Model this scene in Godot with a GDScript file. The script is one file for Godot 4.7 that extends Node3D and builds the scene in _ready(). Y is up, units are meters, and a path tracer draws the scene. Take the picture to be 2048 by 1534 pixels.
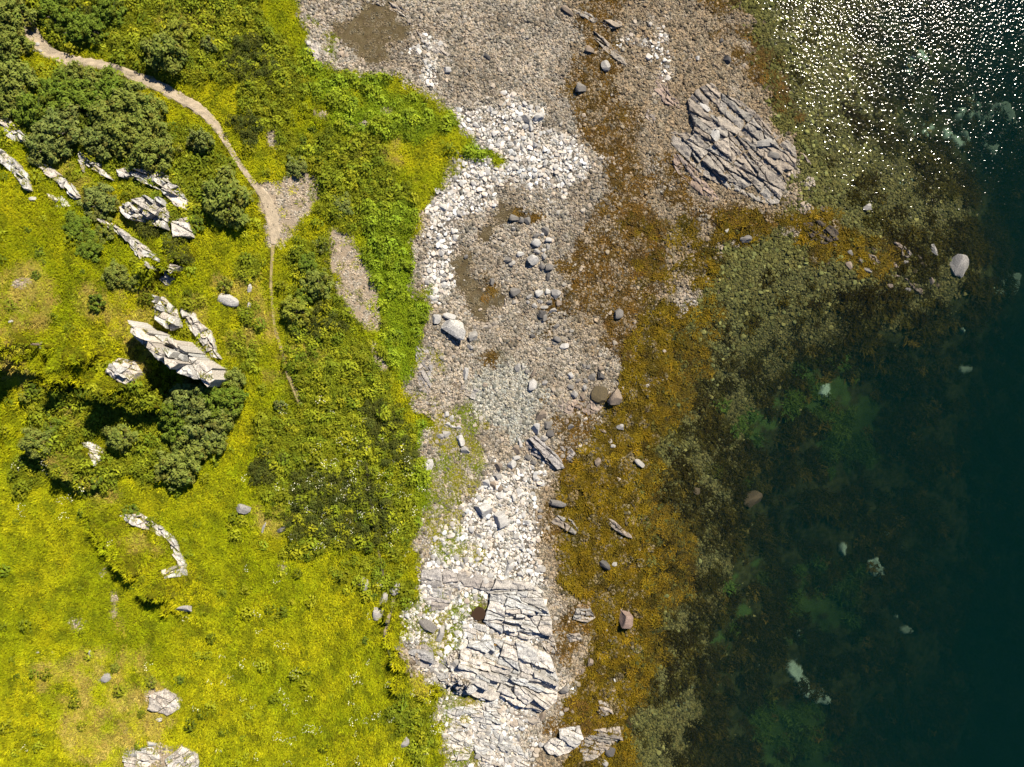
extends Node3D
# A drone looks straight down from 50 m on a green slope, a boulder beach and a weedy shallow sea.
# World: x to the east of the picture, z down the picture, y up, metres. Sea level is y = 0.

const FOCAL := 1366.0
const EYE := 50.0
const X0 := -44.0
const Z0 := -34.0
const RES := 0.14
const NX := 629
const NZ := 487

var heights := PackedFloat32Array()
var zone := {}
var noise_a := FastNoiseLite.new()
var noise_b := FastNoiseLite.new()
var noise_c := FastNoiseLite.new()
var noise_d := FastNoiseLite.new()
var rng := RandomNumberGenerator.new()
var taken := {}
var mats := {}
var boulder_meshes := []
var stone_meshes := []

# ------------------------------------------------------------------ helpers

func numbered(called: String) -> String:
	var n: int = taken.get(called, 0)
	taken[called] = n + 1
	return called if n == 0 else "%s_%03d" % [called, n]

func tag(o: Node, label: String, category: String, group := "", kind := "") -> void:
	if label: o.set_meta("label", label)
	if category: o.set_meta("category", category)
	if group: o.set_meta("group", group)
	if kind: o.set_meta("kind", kind)

func thing(called: String, at: Vector3, label: String, category: String, group := "") -> Node3D:
	var o := Node3D.new()
	o.name = numbered(called)
	add_child(o)
	o.position = at
	tag(o, label, category, group)
	return o

func piece(called: String, m: Mesh, mat: Material, parent: Node) -> MeshInstance3D:
	var o := MeshInstance3D.new()
	o.name = numbered(called) if parent == self else called
	o.mesh = m
	o.material_override = mat
	parent.add_child(o, true)
	return o

func array_mesh(v: PackedVector3Array, c: PackedColorArray, idx: PackedInt32Array, n := PackedVector3Array()) -> ArrayMesh:
	var a := []
	a.resize(Mesh.ARRAY_MAX)
	a[Mesh.ARRAY_VERTEX] = v
	if c.size(): a[Mesh.ARRAY_COLOR] = c
	if n.size(): a[Mesh.ARRAY_NORMAL] = n
	a[Mesh.ARRAY_INDEX] = idx
	var m := ArrayMesh.new()
	m.add_surface_from_arrays(Mesh.PRIMITIVE_TRIANGLES, a)
	return m

func rnd(a: float, b: float) -> float:
	return rng.randf_range(a, b)

func jit(c: Color, amount: float) -> Color:
	var k := rnd(1.0 - amount, 1.0 + amount)
	var w := rnd(-0.3, 0.3) * amount
	return Color(c.r * k * (1.0 + w), c.g * k, c.b * k * (1.0 - w))

func height_at(x: float, z: float) -> float:
	var fx := clampf((x - X0) / RES, 0.0, NX - 1.001)
	var fz := clampf((z - Z0) / RES, 0.0, NZ - 1.001)
	var i := int(fx)
	var j := int(fz)
	fx -= i
	fz -= j
	var k := j * NX + i
	return lerpf(lerpf(heights[k], heights[k + 1], fx), lerpf(heights[k + NX], heights[k + NX + 1], fx), fz)

func normal_at(x: float, z: float) -> Vector3:
	return Vector3(height_at(x - 0.25, z) - height_at(x + 0.25, z), 0.5, height_at(x, z - 0.25) - height_at(x, z + 0.25)).normalized()

func spot(px: float, py: float, lift := 0.0) -> Vector3:
	# the point of the ground (or of something LIFT above it) that the surveyed photograph shows at px, py
	var h := 1.0
	var x := 0.0
	var z := 0.0
	for k in 7:
		x = (px - 1024.0) / FOCAL * (EYE - h - lift)
		z = (py - 767.0) / FOCAL * (EYE - h - lift)
		h = height_at(x, z)
	return Vector3(x, h, z)

func outline(flat: Array, lift := 0.0) -> PackedVector2Array:
	var out := PackedVector2Array()
	for k in range(0, flat.size(), 2):
		var p := spot(flat[k], flat[k + 1], lift)
		out.append(Vector2(p.x, p.z))
	return out

func smooth01(a: float, b: float, x: float) -> float:
	var t := clampf((x - a) / (b - a), 0.0, 1.0)
	return t * t * (3.0 - 2.0 * t)

func zat(name: String, x: float, z: float) -> float:
	var i := clampi(int((x - X0) / RES + 0.5), 0, NX - 1)
	var j := clampi(int((z - Z0) / RES + 0.5), 0, NZ - 1)
	var b: PackedByteArray = zone[name]
	return b[j * NX + i] / 255.0

func fill_mask(im: Image, poly: PackedVector2Array, value: float) -> void:
	var n := poly.size()
	var lo := NZ
	var hi := 0
	for p in poly:
		lo = mini(lo, int(floor((p.y - Z0) / RES)))
		hi = maxi(hi, int(ceil((p.y - Z0) / RES)))
	for j in range(maxi(lo, 0), mini(hi + 1, NZ)):
		var y := Z0 + (j + 0.5) * RES
		var xs := []
		for k in n:
			var a := poly[k]
			var b := poly[(k + 1) % n]
			if (a.y > y) != (b.y > y):
				xs.append(a.x + (y - a.y) / (b.y - a.y) * (b.x - a.x))
		xs.sort()
		for k in range(0, xs.size() - 1, 2):
			var i0 := clampi(int(round((xs[k] - X0) / RES)), 0, NX)
			var i1 := clampi(int(round((xs[k + 1] - X0) / RES)), 0, NX)
			if i1 > i0:
				im.fill_rect(Rect2i(i0, j, i1 - i0, 1), Color(value, value, value))

func mask(polys: Array, soft: int) -> PackedByteArray:
	var im := Image.create(NX, NZ, false, Image.FORMAT_L8)
	for p in polys:
		var v := 1.0
		var pts: Array = p
		if pts.size() % 2 == 1:
			v = pts[0]
			pts = pts.slice(1)
		fill_mask(im, outline(pts), v)
	if soft > 1:
		im.resize(NX / soft, NZ / soft, Image.INTERPOLATE_TRILINEAR)
		im.resize(NX, NZ, Image.INTERPOLATE_CUBIC)
	return im.get_data()

# ------------------------------------------------------------------ the lie of the land

func survey() -> void:
	# rows of the photograph: py, then px, height pairs
	var rows := [
		[-120, -200,5, 300,4.2, 560,2.8, 700,1.2, 1000,0.8, 1250,0.4, 1500,-0.05, 1700,-0.8, 2048,-3.0, 2300,-5],
		[0, -200,5, 0,4.7, 300,4, 560,2.8, 620,1.6, 750,0.95, 1000,0.85, 1200,0.5, 1400,0.22, 1490,0.0, 1600,-0.3, 1800,-1.2, 2048,-3.0, 2300,-5],
		[160, -200,5.4, 0,5.0, 250,4.5, 500,3.2, 700,2.3, 840,1.8, 920,1.35, 1050,0.95, 1200,0.5, 1400,0.36, 1560,0.05, 1650,-0.25, 1850,-1.4, 2048,-3.0, 2300,-5],
		[300, -200,8, 0,7, 150,6, 300,4.7, 450,3.6, 700,2.7, 880,2.0, 960,1.6, 1080,1.4, 1180,0.95, 1260,0.5, 1400,0.45, 1580,0.2, 1640,-0.15, 1760,-0.75, 2048,-2.8, 2300,-5],
		[430, -200,9, 0,8, 150,7, 300,5.3, 450,4, 640,2.9, 800,2.2, 880,1.6, 1000,1.05, 1100,1.15, 1180,0.8, 1280,0.4, 1420,0.2, 1600,0.16, 1680,0.05, 1760,-0.6, 2048,-3.5, 2300,-5.5],
		[500, 1640,0.22, 1720,0.24, 1790,0.16, 1850,-0.1, 1900,-0.9],
		[560, -200,9.3, 0,8.6, 150,8, 280,6.5, 380,5, 540,3.9, 700,2.8, 800,2.2, 860,1.5, 960,0.85, 1080,1.0, 1150,0.65, 1280,0.25, 1380,0.0, 1550,-0.22, 1700,-0.3, 1800,0.0, 1850,0.0, 1900,-0.9, 2048,-3.4, 2300,-5.5],
		[680, -200,9.2, 0,8.7, 150,8.3, 270,7, 400,5.2, 560,4, 700,2.9, 820,2.1, 900,1.35, 1000,0.9, 1120,0.75, 1220,0.35, 1320,0.03, 1450,-0.3, 1600,-0.6, 1700,-1.7, 1850,-2.7, 2048,-4, 2300,-6],
		[800, -200,6.6, 0,6.4, 150,6.2, 300,5.6, 420,4.8, 560,4, 700,3.2, 820,2.1, 900,1.4, 1000,0.95, 1120,0.75, 1240,0.3, 1330,-0.05, 1450,-0.7, 1600,-1.7, 1800,-2.8, 2048,-4.3, 2300,-6],
		[950, -200,6.4, 0,6, 200,5.6, 400,4.8, 600,4.0, 800,2.7, 870,1.9, 960,1.25, 1080,0.8, 1200,0.35, 1320,0.0, 1400,-0.7, 1600,-2.0, 1800,-2.9, 2048,-4.6, 2300,-6],
		[1100, -200,7, 0,6.6, 200,6.3, 400,5.4, 600,4.4, 780,3.2, 850,2.2, 960,1.35, 1080,0.85, 1200,0.3, 1340,0.0, 1430,-0.9, 1600,-2.1, 1750,-2.0, 1850,-3.2, 2048,-5.0, 2300,-6.5],
		[1280, -200,7.6, 0,7.2, 200,7, 400,6, 600,5, 760,3.8, 850,2.7, 950,1.9, 1080,1.15, 1180,0.5, 1280,0.03, 1360,-0.5, 1500,-1.8, 1700,-2.7, 2048,-5.2, 2300,-7],
		[1420, -200,8, 0,7.6, 200,7.4, 400,6.4, 600,5.3, 760,4.2, 860,2.8, 960,1.8, 1060,1.1, 1150,0.55, 1240,0.08, 1320,-0.4, 1450,-1.5, 1600,-2.0, 1800,-3.6, 2048,-5.4, 2300,-7],
		[1560, -200,8.2, 0,7.8, 300,7, 600,5.5, 800,4.1, 900,2.4, 1000,1.5, 1100,0.75, 1230,0.2, 1310,-0.4, 1450,-1.7, 1700,-3, 2048,-5.6, 2300,-7],
		[1680, -200,8.4, 300,7.2, 600,5.6, 850,3.8, 1000,1.5, 1230,0.2, 1450,-1.7, 1700,-3, 2048,-5.6, 2300,-7],
	]
	var pts := PackedVector3Array()
	for r in rows:
		for k in range(1, r.size(), 2):
			var h: float = r[k + 1]
			pts.append(Vector3((r[k] - 1024.0) / FOCAL * (EYE - h), h, (r[0] - 767.0) / FOCAL * (EYE - h)))
	var gx := 89
	var gz := 69
	var coarse := Image.create(gx, gz, false, Image.FORMAT_RF)
	for j in gz:
		for i in gx:
			var x := X0 + i
			var z := Z0 + j
			var sum := 0.0
			var total := 0.0
			for p in pts:
				var d := (p.x - x) * (p.x - x) + (p.z - z) * (p.z - z) * 0.8
				if d < 240.0:
					var w := exp(-d / 16.0) + 1e-7
					sum += w * p.y
					total += w
			var h := sum / maxf(total, 1e-9)
			coarse.set_pixel(i, j, Color(h, 0, 0))
	heights.resize(NX * NZ)
	for j in NZ:
		var z := Z0 + j * RES
		var fz := clampf(z - Z0, 0.0, gz - 1.001)
		var jj := int(fz)
		fz -= jj
		for i in NX:
			var fx := clampf(i * RES, 0.0, gx - 1.001)
			var ii := int(fx)
			fx -= ii
			heights[j * NX + i] = lerpf(lerpf(coarse.get_pixel(ii, jj).r, coarse.get_pixel(ii + 1, jj).r, fx), lerpf(coarse.get_pixel(ii, jj + 1).r, coarse.get_pixel(ii + 1, jj + 1).r, fx), fz)
	# scarps: the ground on the upper side stands above the line, and falls off away from it
	scarp([20,738, 75,742, 120,762, 190,775, 250,792, 300,806], 1.9, 5.0, 0.35)
	scarp([96,880, 105,912, 130,935, 165,958], 1.1, 2.2, 0.25)
	scarp([215,1080, 240,1112, 270,1132, 300,1172, 342,1203], 1.2, 2.8, 0.25)
	scarp([772,1255, 785,1312, 812,1366, 845,1388, 900,1374, 930,1362], 0.9, 2.2, 0.2)
	scarp([310,570, 330,552, 362,533], 1.3, 2.0, 0.2)
	scarp([640,240, 700,250, 790,262], 0.35, 1.2, 0.4)

func scarp(line_px: Array, rise: float, reach: float, width: float) -> void:
	# ground to the left-hand (upper) side of the line, walked in order, is lifted
	var line := outline(line_px)
	var lo := line[0]
	var hi := line[0]
	for p in line:
		lo = lo.min(p)
		hi = hi.max(p)
	for j in range(maxi(0, int((lo.y - reach * 1.5 - Z0) / RES)), mini(NZ, int((hi.y + reach * 1.5 - Z0) / RES))):
		for i in range(maxi(0, int((lo.x - reach * 1.5 - X0) / RES)), mini(NX, int((hi.x + reach * 1.5 - X0) / RES))):
			var p := Vector2(X0 + i * RES, Z0 + j * RES)
			var best := 1e9
			var side := 1.0
			for k in line.size() - 1:
				var q := Geometry2D.get_closest_point_to_segment(p, line[k], line[k + 1])
				var d := p.distance_squared_to(q)
				if d < best:
					best = d
					side = -1.0 if (line[k + 1] - line[k]).cross(p - line[k]) > 0.0 else 1.0
			var s := sqrt(best) * side + noise_c.get_noise_2d(p.x * 1.6, p.y * 1.6) * 0.9 + noise_b.get_noise_2d(p.x * 1.6, p.y * 1.6) * 0.35
			if s > -width:
				heights[j * NX + i] += rise * clampf(1.0 + 1.3 * noise_a.get_noise_2d(p.x * 1.1 + 7.0, p.y * 1.1), 0.1, 1.6) * smooth01(-width, width, s) * (1.0 - smooth01(0.1 * reach, reach, s)) * 0.85

# masks drawn on the survey photograph (its pixels), laid out on the ground
func zones() -> void:
	var land := [[-300,-200, 585,-200, 595,0, 599,33, 615,77, 629,127, 669,140, 699,157, 745,157, 812,160, 832,180, 862,193, 885,217, 925,237, 932,277, 960,298, 1012,318, 1008,328, 962,322, 912,310, 889,333, 882,377, 855,410, 845,443, 832,483, 822,511, 825,532, 822,579, 855,612, 849,669, 842,699, 832,745, 812,765, 819,795, 832,819, 879,855, 845,865, 832,889, 839,912, 862,945, 859,979, 862,1005, 839,1032, 829,1089, 838,1139, 840,1202, 802,1222, 815,1260, 805,1300, 815,1340, 850,1360, 900,1378, 862,1405, 885,1455, 892,1515, 889,1534, 885,1800, -300,1800]]
	var moss := [[0.8, 870,840, 940,800, 985,850, 960,930, 950,1000, 920,1060, 845,1050, 850,900], [0.75, 842,1080, 940,1060, 960,1130, 850,1140], [0.9, 885,1180, 935,1175, 975,1195, 975,1220, 930,1215, 890,1200], [0.7, 800,1190, 900,1210, 930,1260, 900,1330, 820,1300, 795,1230], [0.8, 850,1390, 960,1370, 960,1440, 890,1480], [0.7, 890,1480, 960,1470, 980,1540, 885,1560], [0.6, 600,0, 640,20, 690,120, 640,130], [0.55, 830,180, 930,230, 960,300, 860,390, 830,480, 845,560, 870,600, 840,610], [0.6, 870,700, 905,720, 890,790, 860,760], [0.4, 830,640, 860,700, 850,800, 820,800]]
	var herb := [[0.9, -100,-100, 560,-100, 560,60, 600,140, 640,190, 540,230, 440,180, 330,150, 190,120, 60,60], [0.8, -50,120, 200,150, 330,230, 470,320, 500,440, 420,470, 300,440, 200,330, -50,260], [0.7, 470,200, 540,300, 600,420, 660,450, 640,330, 560,240], [0.9, 620,250, 760,300, 830,420, 800,520, 700,470, 640,400], [0.8, 560,500, 660,470, 740,640, 780,800, 620,860, 560,700], [0.55, 440,480, 540,520, 540,700, 470,820, 420,780, 470,640], [0.9, 480,860, 620,820, 800,780, 860,900, 850,1100, 780,1180, 640,1100, 520,980], [0.7, 20,740, 320,800, 380,960, 250,1000, 40,960], [0.5, 560,1080, 840,1060, 840,1200, 720,1200], [0.6, 780,1380, 880,1420, 890,1560, 840,1560, 770,1440], [0.4, 230,480, 420,560, 460,700, 330,640]]
	var vivid := [[0.9, 600,40, 640,130, 760,155, 760,190, 640,195, 590,120], [1, 720,400, 850,430, 825,520, 860,640, 840,700, 830,780, 790,760, 750,600, 730,500], [0.7, 640,190, 860,200, 930,250, 860,300, 700,290], [0.8, 925,285, 1010,315, 1010,330, 930,315], [0.8, 830,820, 880,850, 870,1000, 840,1080, 825,900]]
	var heath := [[0.9, 460,60, 520,70, 560,130, 570,190, 500,180, 455,150], [1, 465,220, 500,225, 528,265, 520,310, 480,300], [0.8, 600,625, 660,615, 690,650, 640,680, 600,670], [0.9, 560,920, 640,920, 730,930, 790,960, 800,1010, 770,1090, 690,1090, 620,1080, 600,1000], [0.8, 720,800, 790,820, 850,870, 840,920, 780,920, 720,860], [0.5, 500,900, 590,910, 600,970, 510,960], [0.6, 120,0, 210,10, 220,70, 160,60], [0.5, 560,1000, 640,1030, 640,1090, 580,1080], [0.6, 290,445, 360,470, 420,520, 380,545, 310,500]]
	var dry := [[0.95, -50,520, 80,540, 110,620, 60,760, -50,800], [0.6, 140,560, 290,570, 300,690, 200,690], [0.6, 230,650, 300,680, 330,800, 250,770], [0.9, 520,690, 640,690, 640,740, 540,740], [0.8, 110,790, 220,850, 160,880, 110,850], [0.8, 100,920, 170,920, 250,1060, 330,1120, 310,1180, 240,1080], [0.9, 205,1130, 240,1140, 240,1250, 215,1250], [0.7, 60,1300, 200,1290, 330,1330, 360,1534, 180,1560, 100,1420], [0.6, 800,1220, 860,1200, 850,1290, 810,1290], [0.7, 300,0, 440,0, 420,80, 320,60], [0.5, 480,520, 560,640, 540,760, 450,720], [0.7, 540,1010, 620,1010, 600,1080, 520,1060], [0.7, 440,540, 520,560, 530,640, 450,620], [0.5, 90,340, 220,360, 260,440, 120,430], [0.6, 380,560, 420,640, 440,700, 380,660], [0.6, 700,270, 830,290, 840,350, 740,340], [0.7, 815,1340, 870,1350, 850,1385, 820,1370]]
	var bare := [[515,362, 560,362, 590,338, 632,346, 642,382, 622,428, 598,460, 572,500, 538,500, 532,440], [652,455, 698,462, 730,515, 756,570, 764,610, 762,668, 730,668, 690,612, 672,562, 652,510], [0.7, 735,660, 760,680, 780,745, 750,730], [0.8, 695,240, 735,240, 735,254, 700,252], [0.8, 630,225, 660,230, 650,245, 630,240], [0.7, 765,220, 790,215, 785,235, 768,235], [0.7, 545,255, 562,250, 560,300, 545,295], [0.8, 30,558, 66,560, 62,572, 30,580], [0.6, 0,480, 30,490, 20,510, 0,505], [0.6, 400,1060, 440,1075, 430,1095, 410,1088], [0.7, 560,1115, 585,1120, 580,1150, 562,1145], [0.6, 100,1040, 112,1050, 112,1100, 102,1095], [0.7, 212,1140, 228,1140, 240,1200, 238,1252, 222,1250, 226,1190], [0.6, 140,1230, 160,1235, 155,1265, 143,1258], [0.7, 440,0, 455,15, 455,30, 445,22], [0.6, 190,1345, 215,1350, 215,1375, 200,1370], [0.7, 290,1375, 360,1385, 355,1425, 300,1420], [0.7, 245,1450, 275,1455, 270,1480, 248,1480], [0.7, 245,1500, 390,1495, 400,1540, 245,1540], [0.6, 460,1345, 482,1350, 480,1370, 463,1365], [0.5, 590,1060, 610,1075, 590,1095, 580,1080], [0.7, 350,700, 420,690, 440,720, 400,730]]
	var white := [[640,128, 700,152, 830,158, 900,180, 950,165, 930,120, 850,118, 700,122], [860,190, 930,165, 965,225, 1040,220, 1095,238, 1140,258, 1180,300, 1190,345, 1160,390, 1100,402, 1030,402, 985,405, 935,430, 905,470, 860,490, 845,450, 890,345, 930,330, 1010,332, 940,290, 920,240], [0.9, 845,480, 905,470, 915,520, 905,570, 885,625, 860,625, 835,560], [0.8, 828,700, 870,690, 885,760, 875,830, 830,800], [960,930, 1030,900, 1060,930, 1085,1000, 1095,1100, 1085,1200, 1000,1170, 840,1135, 835,1040, 930,1020, 950,960], [0.7, 800,1205, 1000,1165, 1100,1200, 1110,1400, 1060,1440, 1075,1560, 885,1560, 875,1420, 850,1390, 815,1300], [0.8, 600,20, 650,90, 690,130, 640,130, 618,80], [0.9, 880,820, 930,840, 945,910, 900,900], [0.6, 1090,0, 1180,0, 1250,60, 1300,140, 1380,170, 1350,60, 1280,40]]
	var fine := [[0.9, 1000,700, 1080,740, 1090,800, 1040,880, 980,860, 920,780, 930,740]]
	var rust := [[0.9, 1140,0, 1260,0, 1240,120, 1265,250, 1310,420, 1345,520, 1300,640, 1245,720, 1150,600, 1130,520, 1190,440, 1215,330, 1150,230, 1125,170, 1180,90], [0.6, 1400,0, 1490,0, 1560,120, 1615,260, 1550,220, 1480,160, 1440,90], [0.5, 1290,280, 1350,300, 1440,400, 1560,420, 1600,440, 1400,470, 1330,420], [0.7, 950,560, 1000,560, 990,620, 950,610], [0.8, 960,715, 1040,690, 1040,710, 970,730], [0.7, 1020,410, 1060,415, 1090,450, 1070,460, 1030,430], [0.8, 1130,830, 1180,800, 1210,840, 1160,900, 1130,960, 1110,930], [0.8, 1085,1000, 1130,1000, 1130,1100, 1105,1080], [0.6, 1110,1200, 1200,1220, 1190,1300, 1130,1340], [0.8, 1100,1420, 1200,1400, 1200,1480, 1100,1480], [0.5, 1080,620, 1130,560, 1150,640, 1100,680]]
	var gold := [[1, 1235,690, 1300,620, 1400,600, 1440,700, 1400,800, 1310,900, 1330,980, 1385,1060, 1395,1160, 1345,1240, 1315,1350, 1280,1430, 1265,1560, 1100,1560, 1180,1470, 1120,1440, 1190,1300, 1175,1220, 1125,1190, 1105,1090, 1110,950, 1180,880, 1230,800], [0.55, 1240,430, 1460,430, 1460,560, 1400,600, 1280,600], [0.8, 1450,430, 1560,410, 1660,440, 1780,480, 1830,520, 1750,550, 1640,520, 1560,470, 1450,480], [0.5, 1340,540, 1420,580, 1480,640, 1420,720, 1340,640]]
	var shallow := [[0.9, 1360,500, 1500,470, 1600,470, 1680,540, 1670,640, 1580,740, 1440,730, 1360,640], [0.8, 1590,150, 1720,150, 1760,220, 1740,330, 1660,440, 1600,380, 1610,300], [0.9, 1490,-100, 1700,-100, 1720,160, 1590,160], [0.3, 1700,0, 1900,0, 1900,300, 1760,400], [0.8, 1640,480, 1700,500, 1780,540, 1850,560, 1700,570]]
	var pale := [[0.9, 1805,115, 1850,100, 1840,150, 1810,155], [0.5, 1945,190, 2035,230, 2030,250, 1990,330, 1930,310, 1880,270, 1800,285, 1810,265, 1900,250], [0.8, 2000,205, 2035,225, 2020,245, 1990,225], [0.7, 1990,555, 2048,540, 2025,600, 1985,610, 1970,590], [0.6, 1915,650, 1935,655, 1925,670], [0.8, 1918,738, 1948,738, 1948,752, 1920,750], [0.8, 1752,1062, 1772,1058, 1780,1085, 1760,1088], [0.9, 1728,1118, 1750,1115, 1772,1150, 1762,1160, 1735,1150], [0.7, 1675,1090, 1695,1090, 1695,1112, 1678,1112], [0.7, 1782,1225, 1802,1235, 1798,1248, 1785,1242], [0.7, 1805,1258, 1822,1258, 1820,1278, 1806,1276], [0.9, 1575,1325, 1595,1340, 1625,1375, 1662,1395, 1650,1412, 1620,1405, 1595,1375], [0.5, 1590,1250, 1612,1255, 1605,1275, 1588,1270], [0.6, 1630,1285, 1658,1295, 1655,1305, 1630,1300], [0.4, 1330,1390, 1380,1320, 1420,1330, 1370,1430], [0.6, 1345,1400, 1375,1400, 1370,1430, 1345,1425], [0.4, 1500,1310, 1530,1300, 1540,1330, 1510,1340], [0.5, 1640,760, 1665,755, 1665,800, 1645,800], [0.5, 1395,740, 1440,735, 1445,765, 1410,768], [0.5, 1340,880, 1385,890, 1380,920, 1345,915], [0.6, 1795,345, 1830,340, 1830,380, 1800,380]]
	var green := [[0.7, 1600,770, 1720,760, 1790,860, 1760,940, 1640,900], [0.6, 1600,1140, 1700,1120, 1760,1200, 1680,1280, 1600,1240], [0.8, 1520,1380, 1640,1420, 1700,1560, 1500,1560], [0.4, 1420,1120, 1540,1160, 1500,1300, 1430,1280], [0.4, 1450,800, 1560,820, 1520,960, 1440,920]]
	var damp := [[0.75, 1125,-80, 1500,-80, 1500,0, 1570,130, 1620,250, 1610,440, 1450,490, 1320,640, 1240,730, 1120,720, 1115,560, 1190,430, 1205,300, 1140,210, 1120,90], [0.8, 1085,940, 1130,880, 1200,900, 1200,1300, 1190,1560, 1090,1560, 1120,1400, 1110,1200, 1095,1080]]
	var mud := [[0.75, 922,480, 960,440, 1010,425, 1060,436, 1070,450, 1000,470, 965,495, 955,560, 1000,560, 1010,600, 970,640, 930,615, 912,560], [0.8, 950,725, 1040,690, 1060,700, 970,735], [0.7, 1060,640, 1110,660, 1080,690, 1040,665], [930,1205, 975,1205, 975,1245, 935,1245], [1000,1275, 1030,1275, 1030,1305, 1000,1305], [1, 690,20, 790,15, 830,60, 810,100, 770,118, 715,105, 680,70], [0.7, 920,490, 950,480, 940,600, 915,570], [0.5, 1000,440, 1040,440, 1000,470, 940,470]]
	var path := []
	for line in PATHS:
		for k in range(0, line.size() - 3, 3):
			var a := Vector2(line[k], line[k + 1])
			var b := Vector2(line[k + 3], line[k + 4])
			var nrm := (b - a).normalized().orthogonal()
			var wa: float = line[k + 2] * 0.55 + 2.0
			var wb: float = line[k + 5] * 0.55 + 2.0
			path.append([a.x + nrm.x * wa, a.y + nrm.y * wa, b.x + nrm.x * wb, b.y + nrm.y * wb, b.x - nrm.x * wb, b.y - nrm.y * wb, a.x - nrm.x * wa, a.y - nrm.y * wa])
	zone = {
		"path": mask(path, 2),
		"land": mask(land, 4), "moss": mask(moss, 8), "herb": mask(herb, 12), "vivid": mask(vivid, 8), "heath": mask(heath, 8), "dry": mask(dry, 10), "bare": mask(bare, 4),
		"white": mask(white, 14), "fine": mask(fine, 10), "rust": mask(rust, 8), "gold": mask(gold, 8), "shallow": mask(shallow, 10), "pale": mask(pale, 4), "green": mask(green, 18), "mud": mask(mud, 10), "damp": mask(damp, 20),
	}
	# worn path: a strip of the same bare ground
	var edge := PackedByteArray()
	var names := zone.keys()
	var strength := {"path": 0.25, "land": 0.30, "moss": 0.55, "herb": 0.6, "vivid": 0.5, "heath": 0.95, "dry": 0.75, "bare": 0.4, "white": 0.8, "fine": 0.4, "rust": 0.5, "gold": 0.5, "shallow": 0.5, "pale": 0.55, "green": 0.9, "mud": 0.6, "damp": 0.6}
	var n2 := 0
	for name in names:
		var b: PackedByteArray = zone[name]
		var s: float = strength[name]
		n2 += 1
		for j in NZ:
			var z := Z0 + j * RES
			for i in NX:
				var k := j * NX + i
				var v := b[k]
				if v > 6:
					var x := X0 + i * RES
					if name == "pale": s = 0.55 + 0.7 * noise_b.get_noise_2d(x * 2.2, z * 2.2)
					var t := v / 255.0 + s * (noise_a.get_noise_2d(x + n2 * 57.0, z) * 0.9 + noise_b.get_noise_2d(x, z + n2 * 31.0) * 0.7)
					b[k] = int(255.0 * smooth01(0.36, 0.64, t))
		zone[name] = b

func mixc(a: Color, b: Color, t: float) -> Color:
	return Color(a.r + (b.r - a.r) * t, a.g + (b.g - a.g) * t, a.b + (b.b - a.b) * t)

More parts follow.
